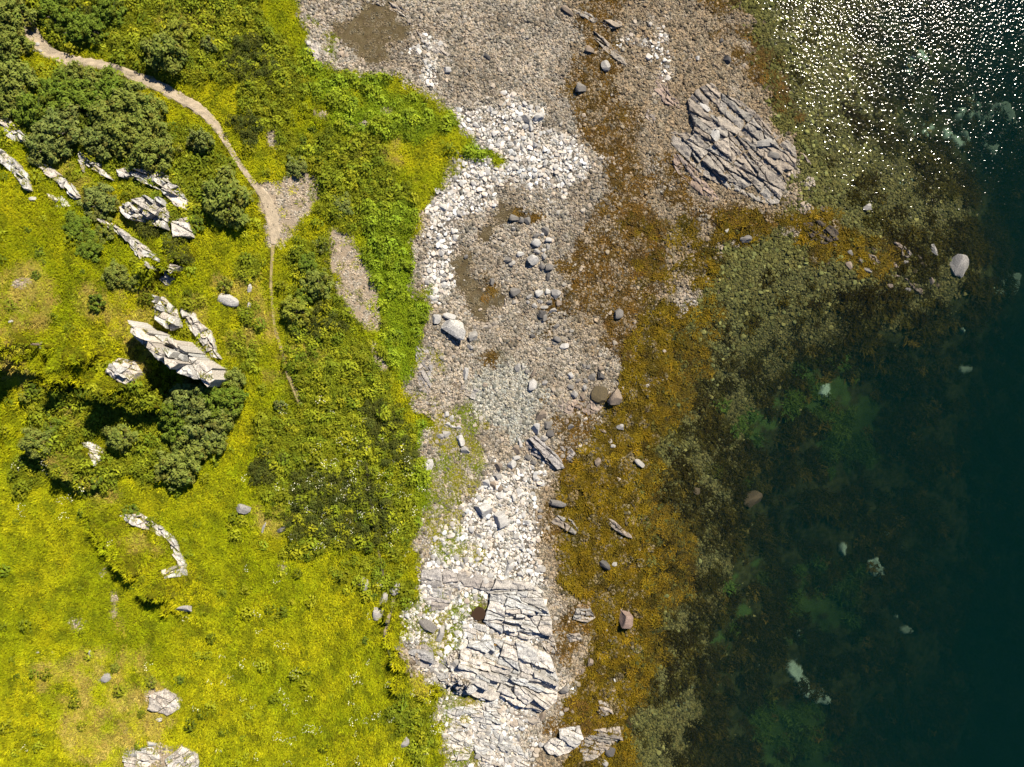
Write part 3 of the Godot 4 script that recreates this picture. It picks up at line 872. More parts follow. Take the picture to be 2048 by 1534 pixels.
func materials() -> void:
	var mottle := noise_texture(0.03, 0.45, 1.1, 512, 5)
	var grain := relief_texture(0.05, 6.0)
	var g := surface(0.95)
	g.albedo_texture = noise_texture(0.06, 0.7, 1.0)
	g.uv1_triplanar = true
	g.uv1_world_triplanar = true
	g.uv1_scale = Vector3.ONE * 0.31
	g.normal_enabled = true
	g.normal_texture = grain
	g.normal_scale = 0.9
	mats.ground = g
	for t in TONES:
		var c: Color = TONES[t][0]
		var m := surface(0.85, Color(c.r, c.g, c.b).linear_to_srgb())
		m.albedo_texture = mottle
		m.uv1_triplanar = true
		m.uv1_scale = Vector3.ONE * 0.9
		m.normal_enabled = true
		m.normal_texture = grain
		m.normal_scale = 0.8
		mats["rock_" + t] = m
	var b := surface(0.85)
	b.albedo_texture = mottle
	b.uv1_triplanar = true
	b.uv1_world_triplanar = true
	b.uv1_scale = Vector3.ONE * 0.6
	b.normal_enabled = true
	b.normal_texture = grain
	b.normal_scale = 1.0
	mats.bedrock = b
	mats.stone = surface(0.88)
	var wet := surface(0.7)
	wet.metallic_specular = 0.2
	mats.weed = wet
	mats.kelp = surface(0.9)
	mats.kelp.metallic_specular = 0.05
	mats.stone.metallic_specular = 0.2
	g.metallic_specular = 0.12
	var leafy := surface(0.65)
	leafy.cull_mode = BaseMaterial3D.CULL_DISABLED
	leafy.backlight_enabled = true
	leafy.backlight = Color(0.42, 0.46, 0.2)
	leafy.metallic_specular = 0.16
	mats.leafy = leafy
	var tints := [Color(0.13, 0.155, 0.028), Color(0.165, 0.185, 0.022), Color(0.125, 0.15, 0.036), Color(0.095, 0.135, 0.014)]
	for k in tints.size():
		var lm: StandardMaterial3D = leafy.duplicate()
		lm.albedo_color = tints[k].linear_to_srgb()
		mats["leaf_%d" % k] = lm
	mats.bark = surface(0.9)
	var path := surface(0.95)
	path.albedo_texture = noise_texture(0.06, 0.7, 1.0)
	path.uv1_triplanar = true
	path.uv1_world_triplanar = true
	path.uv1_scale = Vector3.ONE * 0.4
	path.normal_enabled = true
	path.normal_texture = grain
	mats.path = path
	var sea := StandardMaterial3D.new()
	sea.transparency = BaseMaterial3D.TRANSPARENCY_ALPHA
	sea.albedo_color = Color(0.02, 0.09, 0.1, 0.03)
	sea.roughness = 0.1
	sea.metallic_specular = 0.2
	sea.uv1_triplanar = true
	sea.uv1_world_triplanar = true
	sea.uv1_scale = Vector3.ONE * 0.125
	sea.normal_enabled = true
	sea.normal_texture = relief_texture(0.026, 9.0, 1024, 2)
	sea.normal_scale = 0.4
	mats.sea = sea

# ------------------------------------------------------------------ everything

func _ready() -> void:
	# camera, sky, sun, exposure
	var cam := Camera3D.new()
	cam.name = "camera"
	cam.position = Vector3(0, EYE, 0)
	cam.rotation_degrees = Vector3(-90, 0, 0)
	cam.fov = 2.0 * rad_to_deg(atan(767.0 / FOCAL))
	cam.near = 0.5
	cam.far = 1500.0
	add_child(cam)
	cam.current = true
	var env := Environment.new()
	env.background_mode = Environment.BG_SKY
	var sky := Sky.new()
	var air := ProceduralSkyMaterial.new()
	air.sky_top_color = Color(0.24, 0.40, 0.66)
	air.sky_horizon_color = Color(0.62, 0.72, 0.85)
	air.ground_bottom_color = Color(0.2, 0.22, 0.2)
	air.ground_horizon_color = Color(0.5, 0.55, 0.6)
	air.sun_angle_max = 2.0
	sky.sky_material = air
	env.sky = sky
	env.background_energy_multiplier = 0.42
	env.tonemap_mode = Environment.TONE_MAPPER_LINEAR
	env.tonemap_exposure = 2.5
	env.sdfgi_enabled = true
	env.ssao_enabled = true
	env.ssil_enabled = true
	env.volumetric_fog_enabled = true
	env.volumetric_fog_density = 0.0
	var we := WorldEnvironment.new()
	we.environment = env
	we.name = "environment"
	add_child(we)
	var sun := DirectionalLight3D.new()
	sun.name = "sun"
	sun.light_color = Color(1.0, 0.955, 0.88)
	sun.light_energy = 1.6
	sun.light_angular_distance = 0.5
	sun.shadow_enabled = true
	add_child(sun)
	sun.look_at_from_position(Vector3.ZERO, -Vector3(0.62 * sin(deg_to_rad(48.0)), cos(deg_to_rad(48.0)), -0.785 * sin(deg_to_rad(48.0))), Vector3.UP)

	rng = RandomNumberGenerator.new()
	rng.seed = 20240
	noise_a.seed = 3
	noise_a.frequency = 0.28
	noise_a.fractal_octaves = 3
	noise_b.seed = 11
	noise_b.frequency = 0.75
	noise_b.fractal_octaves = 3
	noise_c.seed = 23
	noise_c.frequency = 0.5
	noise_c.fractal_octaves = 2
	noise_d.seed = 41
	noise_d.frequency = 0.16
	noise_d.fractal_octaves = 4
	materials()
	survey()
	zones()
	print("zones ", Time.get_ticks_msec())
	build_ground()
	print("ground ", Time.get_ticks_msec())
	build_water()
	build_paths()
	for k in 10: boulder_meshes.append(rock_mesh(2, 9 + k % 4, 0.10, 0.25 + 0.05 * (k % 5)))
	for k in 5: stone_meshes.append(rock_mesh(1, 11, 0.14, 0.35))
	build_outcrops()
	print("outcrops ", Time.get_ticks_msec())
	build_boulders()
	build_trees()
	print("trees ", Time.get_ticks_msec())
	build_cover()
	print("cover ", Time.get_ticks_msec())

func build_water() -> void:
	var pm := PlaneMesh.new()
	pm.size = Vector2(800, 800)
	var o := piece("sea_water", pm, mats.sea, self)
	tag(o, "clear rippled sea water over weed and stones", "water", "", "structure")
	var deep := FogVolume.new()
	deep.name = "sea_depth_water"
	deep.shape = RenderingServer.FOG_VOLUME_SHAPE_BOX
	deep.size = Vector3(800, 14.0, 800)
	deep.position = Vector3(0, -7.03, 0)
	var fm := FogMaterial.new()
	fm.density = 0.29
	fm.albedo = Color(0.002, 0.036, 0.028).linear_to_srgb()
	deep.material = fm
	add_child(deep)
	tag(deep, "dark blue-green body of the sea", "water", "", "structure")

func rock_pool(px: float, py: float, l: float, w: float, label: String, mat: Material) -> void:
	# rain or tide water standing in a hollow, its rim uneven
	var p := spot(px, py)
	var top := -9.0
	var k := (EYE - p.y) / FOCAL * 0.5
	var v := PackedVector3Array([Vector3.ZERO])
	var idx := PackedInt32Array()
	for q in 22:
		var a := q * TAU / 22.0
		var r := 1.0 + 0.35 * noise_b.get_noise_2d(cos(a) * 2.0 + px, sin(a) * 2.0)
		v.append(Vector3(cos(a) * l * k * r, 0, sin(a) * w * k * r))
		idx.append_array(PackedInt32Array([0, q + 1, (q + 1) % 22 + 1]))
		top = maxf(top, height_at(p.x + v[q + 1].x, p.z + v[q + 1].z))
	var o := piece("rock_pool_water", array_mesh(v, PackedColorArray(), idx), mat, self)
	o.position = Vector3(p.x, top + 0.05, p.z)
	tag(o, label, "water", "", "structure")

func strip(called: String, label: String, pts: Array, col: Color) -> void:
	# a worn path that follows the ground, its edges ragged
	var c := Curve3D.new()
	var ws := []
	for k in range(0, pts.size(), 3):
		var p := spot(pts[k], pts[k + 1])
		c.add_point(p)
	for k in range(0, pts.size() / 3):
		var a: Vector3 = c.get_point_position(maxi(k - 1, 0))
		var b: Vector3 = c.get_point_position(mini(k + 1, c.point_count - 1))
		c.set_point_in(k, (a - b) / 6.0)
		c.set_point_out(k, (b - a) / 6.0)
	var v := PackedVector3Array()
	var cc := PackedColorArray()
	var idx := PackedInt32Array()
	var across := 7
	var rows := 0
	for k in c.point_count - 1:
		var steps := maxi(2, int(c.get_point_position(k).distance_to(c.get_point_position(k + 1)) / 0.18))
		for s in steps:
			var t := s / float(steps)
			var p := c.sample(k, t)
			var q := c.sample(k, minf(1.0, t + 0.05)) if t < 0.95 else p + (p - c.sample(k, t - 0.05))
			var d := Vector2(q.x - p.x, q.z - p.z).normalized()
			var w: float = lerpf(pts[k * 3 + 2], pts[k * 3 + 5], t) * (EYE - p.y) / FOCAL * 0.5
			for e in across:
				var f := (e / float(across - 1)) * 2.0 - 1.0
				var rag := 1.0 + (0.55 * noise_b.get_noise_2d(p.x * 2.2 + f * 9.0, p.z * 2.2) if absf(f) > 0.9 else 0.0)
				var x := p.x - d.y * w * f * rag
				var z := p.z + d.x * w * f * rag
				var lift := 0.05 if absf(f) < 0.9 else -0.05
				v.append(Vector3(x, height_at(x, z) + lift, z))
				var kk := 1.0 + 0.4 * noise_b.get_noise_2d(x * 4.0, z * 4.0)
				cc.append(Color(col.r * kk, col.g * kk, col.b * kk))
			rows += 1
	for r in rows - 1:
		for e in across - 1:
			var a := r * across + e
			idx.append_array(PackedInt32Array([a, a + 1, a + across, a + 1, a + across + 1, a + across]))
	var o := piece(called, array_mesh(v, cc, idx), mats.path, self)
	tag(o, label, "path", "", "structure")

func build_paths() -> void:
	var peaty := StandardMaterial3D.new()
	peaty.albedo_color = Color(0.035, 0.02, 0.007).linear_to_srgb()
	peaty.roughness = 0.12
	var amber := peaty.duplicate()
	amber.albedo_color = Color(0.16, 0.09, 0.015).linear_to_srgb()
	rock_pool(957, 1226, 30, 27, "dark brown rock pool beside the stepped ledges", peaty)
	rock_pool(1017, 1291, 11, 24, "narrow amber rock pool in the cracked rock floor", amber)
	rock_pool(980, 1288, 26, 7, "thin amber pool under the stepped ledges", amber)
	strip("gravel_path", "pale gravel footpath curving down past the thicket", PATHS[0], Color(0.34, 0.28, 0.195))
	strip("trodden_path", "narrow trodden path running down through the grass", PATHS[1], Color(0.25, 0.20, 0.09))
	strip("trodden_path", "narrow trodden path beside the weathered slabs", PATHS[2], Color(0.23, 0.19, 0.13))
	strip("trodden_path", "dark narrow trail cutting through the purple herbs", PATHS[3], Color(0.05, 0.045, 0.02))

const PATHS := [
	[40,20,36, 75,85,32, 110,110,30, 150,122,27, 200,130,25, 250,145,25, 300,165,28, 350,190,27, 400,220,25, 430,250,21, 455,290,13, 480,330,13, 510,370,15, 530,395,24, 543,430,30, 549,465,26, 547,492,10],
	[547,490,9, 543,540,6, 544,600,6, 549,650,6, 560,690,7, 570,720,9, 580,760,9, 592,785,11, 603,812,12],
	[788,1195,8, 776,1240,8, 770,1275,9, 778,1300,7, 792,1335,6],
	[733,925,5, 740,985,5, 748,1050,5, 758,1105,5, 770,1165,5],
]

const GREY := Color(0.275, 0.245, 0.205)
const PALE := Color(0.44, 0.425, 0.395)
const CHALK := Color(0.47, 0.445, 0.40)
const SEAROCK := Color(0.30, 0.28, 0.26)

func build_outcrops() -> void:
	outcrop([1409,171, 1423,160, 1444,186, 1488,203, 1525,234, 1555,261, 1592,290, 1594,320, 1590,338, 1569,342, 1565,351, 1576,368, 1557,407, 1540,409, 1509,399, 1484,386, 1446,374, 1413,355, 1388,334, 1342,286, 1342,261, 1384,265, 1388,253, 1379,228, 1375,200, 1392,178], 40, 1.9, 0.6, 0.22, GREY, "big grey ribbed bedrock outcrop split into long slabs above the tideline", "", 0.17, 0.02, "rock_outcrop", 0.5)
	outcrop([1313,152, 1330,150, 1338,185, 1362,206, 1360,216, 1330,208, 1308,180], 48, 1.1, 0.6, 0.16, Color(0.27, 0.205, 0.165), "low pinkish flat rock in the pebbles beyond the ribbed outcrop's tip")
	outcrop([1340,305, 1360,310, 1402,350, 1430,385, 1440,400, 1420,402, 1385,375, 1350,340], 42, 1.2, 0.5, 0.16, Color(0.26, 0.2, 0.16), "low pinkish ledge along the landward foot of the ribbed outcrop")
	outcrop([1295,215, 1312,225, 1312,250, 1290,235], 45, 0.9, 0.4, 0.15, Color(0.25, 0.205, 0.17), "small flat tan rock sunk in rusty weed")
	outcrop([842,1140, 872,1136, 940,1146, 985,1155, 996,1180, 985,1192, 946,1172, 905,1176, 900,1215, 865,1222, 842,1195], 8, 1.9, 0.75, 0.22, SEAROCK, "broad smooth grey bedrock slab beside the green bank", "", 0.05, 0.02, "rock_outcrop", 0.25)
	outcrop([992,1158, 1060,1164, 1085,1195, 1104,1240, 1104,1272, 1066,1280, 1010,1268, 966,1244, 978,1208, 980,1185], 14, 1.4, 0.45, 0.45, PALE, "white stepped bedrock ledges above the brown rock pool", "", 0.15, 0.02, "rock_outcrop", 0.5)
	outcrop([922,1294, 985,1278, 1050,1286, 1100,1312, 1118,1360, 1114,1402, 1082,1424, 1040,1416, 1000,1392, 965,1402, 935,1382, 916,1340], 30, 1.5, 0.55, 0.42, PALE, "wide field of white leaning bedrock slabs with shadowed steps", "", 0.12, 0.025, "rock_outcrop", 0.75)
	outcrop([814,1302, 850,1288, 885,1305, 922,1330, 915,1345, 860,1348, 838,1335, 822,1318], 20, 1.6, 0.7, 0.2, SEAROCK, "smooth grey slab between moss patches above the overhang", "", 0.05, 0.02, "rock_outcrop", 0.25)
	outcrop([862,1346, 930,1344, 932,1358, 905,1368, 880,1360], -6, 1.8, 0.6, 0.35, PALE, "pale lip of rock over the mossy overhang")
	outcrop([880,1420, 985,1400, 1015,1425, 1000,1465, 930,1462, 890,1475, 905,1440], 16, 0.9, 0.28, 0.22, PALE, "thin-bedded pale strata breaking through the grass", "", 0.17, 0.025)
	outcrop([892,1480, 925,1470, 945,1490, 935,1512, 905,1516], 25, 0.8, 0.4, 0.2, CHALK, "low weathered chalk-white rock at the edge of the turf")
	outcrop([1020,1420, 1070,1425, 1085,1442, 1050,1458, 1015,1450], 20, 1.0, 0.4, 0.18, Color(0.3, 0.27, 0.23), "low tan strata below the leaning slabs")
	outcrop([1088,1492, 1100,1480, 1120,1478, 1118,1460, 1160,1452, 1168,1478, 1140,1505, 1115,1512, 1095,1506], 30, 0.9, 0.6, 0.45, PALE, "white hummocky rock standing in rusty weed")
	outcrop([1172,1462, 1240,1452, 1245,1475, 1225,1488, 1195,1515, 1165,1525, 1158,1500], 18, 1.2, 0.45, 0.22, Color(0.27, 0.24, 0.2), "flat tan strata beside the white hummocky rock", "", 0.14)
	outcrop([1050,880, 1072,870, 1095,892, 1122,918, 1130,936, 1112,940, 1088,922, 1056,906], 38, 1.2, 0.5, 0.4, Color(0.28, 0.26, 0.245), "furrowed grey rock rising among the heaped boulders", "", 0.17)
	outcrop([1115,1030, 1145,1040, 1158,1062, 1150,1070, 1120,1055, 1100,1045], 35, 1.0, 0.35, 0.25, GREY, "ribbed grey rock at the edge of the golden weed", "", 0.17)
	outcrop([1210,1034, 1228,1040, 1262,1070, 1266,1078, 1240,1068, 1218,1050], 42, 1.3, 0.3, 0.35, Color(0.25, 0.215, 0.18), "narrow fin of layered rock standing in golden weed", "", 0.22)
	outcrop([1152,1218, 1180,1216, 1192,1236, 1175,1246, 1145,1238], 12, 0.8, 0.3, 0.3, Color(0.3, 0.275, 0.24), "small layered ledge beside the golden weed", "", 0.17)
	outcrop([1130,1268, 1160,1265, 1165,1280, 1140,1285], 12, 0.7, 0.3, 0.25, Color(0.29, 0.26, 0.225), "low buff ledge below the small layered ledge", "", 0.17)
	outcrop([1195,1400, 1215,1405, 1228,1425, 1210,1432, 1180,1434, 1200,1418], 25, 0.8, 0.25, 0.25, GREY, "small grey tilted rock poking out of golden weed", "", 0.22)
	outcrop([1125,795, 1180,800, 1210,815, 1180,832, 1140,830, 1110,815], 30, 0.8, 0.45, 0.12, Color(0.25, 0.2, 0.16), "flat cracked pinkish rock under the grey boulder cluster", "", 0.08)
	outcrop([1118,885, 1140,890, 1152,908, 1140,920, 1120,905], 38, 0.8, 0.35, 0.2, Color(0.24, 0.22, 0.2), "small furrowed rock in rusty weed beside the heaped boulders", "", 0.11)
	outcrop([1606,446, 1640,440, 1672,458, 1684,476, 1650,490, 1620,480], 38, 1.1, 0.45, 0.16, Color(0.05, 0.036, 0.022), "dark brown rough rock at the landward end of the weedy reef", "", 0.15, 0.02, "reef_rock")
	outcrop([1786,484, 1806,486, 1826,508, 1816,516, 1796,506], 45, 0.8, 0.3, 0.2, Color(0.26, 0.21, 0.16), "pale split rock at the seaward end of the weedy reef", "", 0.15, 0.02, "reef_rock")
	outcrop([1736,506, 1752,510, 1764,528, 1750,530, 1738,520], 40, 0.7, 0.3, 0.15, Color(0.24, 0.19, 0.14), "small pale ledge halfway along the weedy reef", "", 0.15, 0.02, "reef_rock")
	outcrop([1764,540, 1790,546, 1800,554, 1780,554], 15, 0.7, 0.25, 0.2, Color(0.30, 0.26, 0.21), "thin pale sliver on the shaded flank of the weedy reef", "", 0.15, 0.02, "reef_rock")
	outcrop([1808,556, 1826,556, 1850,580, 1846,590, 1828,580], 42, 0.8, 0.3, 0.25, Color(0.14, 0.105, 0.07), "brown slab breaking the surface beyond the weedy reef", "", 0.15, 0.02, "reef_rock")
	outcrop([1066,1258, 1108,1270, 1116,1310, 1092,1302], 30, 0.8, 0.4, 0.2, Color(0.33, 0.3, 0.26), "buff broken rock at the seaward foot of the stepped ledges", "", 0.1)
	outcrop([928,1242, 972,1250, 986,1284, 938,1290], 15, 1.0, 0.5, 0.2, PALE, "white cracked rock floor beside the orange rock pool", "", 0.1)
	outcrop([930,1472, 1000,1462, 1040,1490, 1058,1534, 962,1534], 25, 0.9, 0.35, 0.2, Color(0.42, 0.40, 0.365), "grey-white tilted strata at the low end of the slab shore", "", 0.12)
	outcrop([829,690, 858,700, 868,740, 858,792, 838,780], 62, 1.0, 0.5, 0.14, SEAROCK, "low pale rock strip between the green hedge and the gravel", "", 0.05)
	outcrop([940,640, 1000,646, 1020,664, 985,668, 945,656], 12, 0.8, 0.4, 0.12, Color(0.27, 0.235, 0.19), "low tan plates beside the huge white boulder", "", 0.08)
	outcrop([925,765, 960,778, 950,800, 918,785], 30, 0.8, 0.5, 0.1, Color(0.29, 0.27, 0.24), "flat grey plates on the bare gravel flat", "", 0.05)
	outcrop([830,60, 870,85, 915,120, 905,126, 860,100], 35, 1.2, 0.35, 0.12, Color(0.33, 0.3, 0.26), "long flat ledge crossing the gravel beside the muddy pool", "", 0.1)
	outcrop([775,0, 800,12, 830,38, 815,36, 790,20], 40, 1.0, 0.3, 0.12, Color(0.33, 0.3, 0.26), "short flat ledge above the muddy pool", "", 0.1)
	outcrop([616,80, 634,84, 640,115, 630,125], 60, 0.8, 0.4, 0.2, PALE, "small white slabs along the turf's edge by the muddy pool", "", 0.1)
	outcrop([1600,300, 1612,310, 1625,330, 1615,325], 45, 0.9, 0.3, 0.15, Color(0.32, 0.27, 0.22), "thin pale rock sliver at the water's edge by the ribbed outcrop")
	outcrop([1140,4, 1165,18, 1200,40, 1240,38, 1255,52, 1220,58, 1175,40, 1145,22], 32, 1.0, 0.35, 0.16, Color(0.27, 0.235, 0.19), "broken low ledge half buried at the top of the rusty weed")
	outcrop([1185,60, 1205,72, 1235,100, 1260,125, 1250,132, 1215,105, 1190,80], 45, 1.1, 0.35, 0.22, Color(0.29, 0.25, 0.2), "narrow tan ledge pointing at the round grey boulder", "", 0.19)
	# rocks of the hillside
	outcrop([238,342, 290,334, 340,354, 368,398, 368,416, 345,408, 318,378, 270,360, 245,356], 32, 0.9, 0.6, 0.45, CHALK, "pale rocky brow curving round a grassy hollow below the thicket")
	outcrop([237,412, 262,405, 292,396, 320,400, 332,430, 330,456, 300,442, 262,436], 30, 0.9, 0.65, 0.7, CHALK, "chalk-white crag with a shadowed lower edge by the round tree")
	outcrop([345,442, 372,438, 381,470, 352,470], 20, 1.0, 0.8, 0.6, CHALK, "rounded white boulder-like crag at the foot of the crag by the round tree")
	outcrop([158,307, 180,312, 196,330, 216,340, 220,356, 200,346, 176,330, 170,345], 40, 0.8, 0.4, 0.3, CHALK, "broken white rock line just under the dense thicket")
	outcrop([0,300, 28,325, 46,345, 56,376, 46,374, 26,342, 0,322], 45, 1.0, 0.5, 0.5, CHALK, "white rock ledge stepping down at the edge of the plateau")
	outcrop([0,228, 14,236, 42,266, 46,282, 24,275, 0,255], 40, 1.0, 0.6, 0.35, CHALK, "white rock patch beside the thicket's lower trees")
	outcrop([66,325, 100,334, 140,368, 156,392, 142,394, 114,360, 92,346], 40, 1.0, 0.4, 0.35, CHALK, "long white rock edge across the upper slope")
	outcrop([94,388, 120,396, 136,410, 112,412], 30, 0.8, 0.45, 0.2, CHALK, "low white rock in yellow turf above the dark shrub")
	outcrop([192,438, 230,450, 282,490, 302,512, 340,526, 362,533, 326,568, 314,560, 318,544, 300,534, 280,514, 250,480], 38, 1.1, 0.6, 0.5, CHALK, "long white crag ending in a sharp overhanging corner")
	outcrop([306,592, 326,600, 346,622, 356,650, 340,656, 316,636], 38, 0.9, 0.6, 0.65, CHALK, "white crag between the overhanging corner and the tall rock wall")
	outcrop([364,622, 384,626, 400,650, 416,664, 430,700, 440,714, 420,710, 404,682, 378,655], 52, 1.0, 0.5, 0.35, CHALK, "white rock rim on the sunny side of the tall rock wall")
	outcrop([262,642, 285,660, 302,664, 330,688, 350,686, 390,718, 420,734, 428,756, 412,770, 395,756, 350,736, 320,711, 285,690, 268,668], 36, 1.0, 0.6, 3.0, CHALK, "tall white rock wall casting a deep black shadow", "", 0.08, 0.02, "rock_wall", 0.22)
	outcrop([216,745, 240,720, 270,726, 286,745, 262,756, 244,766], 30, 0.7, 0.5, 0.6, CHALK, "jagged white rocks above the shaded gully")
	outcrop([238,1036, 280,1030, 300,1044, 340,1074, 372,1148, 368,1160, 350,1126, 326,1082, 300,1066, 256,1048], 50, 1.1, 0.45, 0.3, CHALK, "white rock rim along the grassy mound")
	outcrop([328,1142, 368,1128, 356,1150, 322,1160], -15, 0.9, 0.35, 0.3, CHALK, "small white ledge on top of the grassy mound")
	outcrop([298,1390, 330,1378, 352,1392, 360,1418, 335,1430, 296,1418], 35, 0.8, 0.45, 0.3, Color(0.4, 0.36, 0.31), "cluster of broken pale rock in the yellow turf")
	outcrop([248,1508, 298,1498, 314,1518, 285,1534, 255,1530], 20, 0.9, 0.45, 0.25, CHALK, "flat white rock at the foot of the yellow turf")
	outcrop([334,1520, 362,1500, 388,1510, 392,1536, 345,1538], -40, 0.9, 0.45, 0.25, CHALK, "white rock with a mossy split beside the flat white rock")
	outcrop([164,890, 178,888, 198,902, 182,928, 172,915], 30, 0.7, 0.4, 0.35, CHALK, "small white rock face on the grassy knoll")

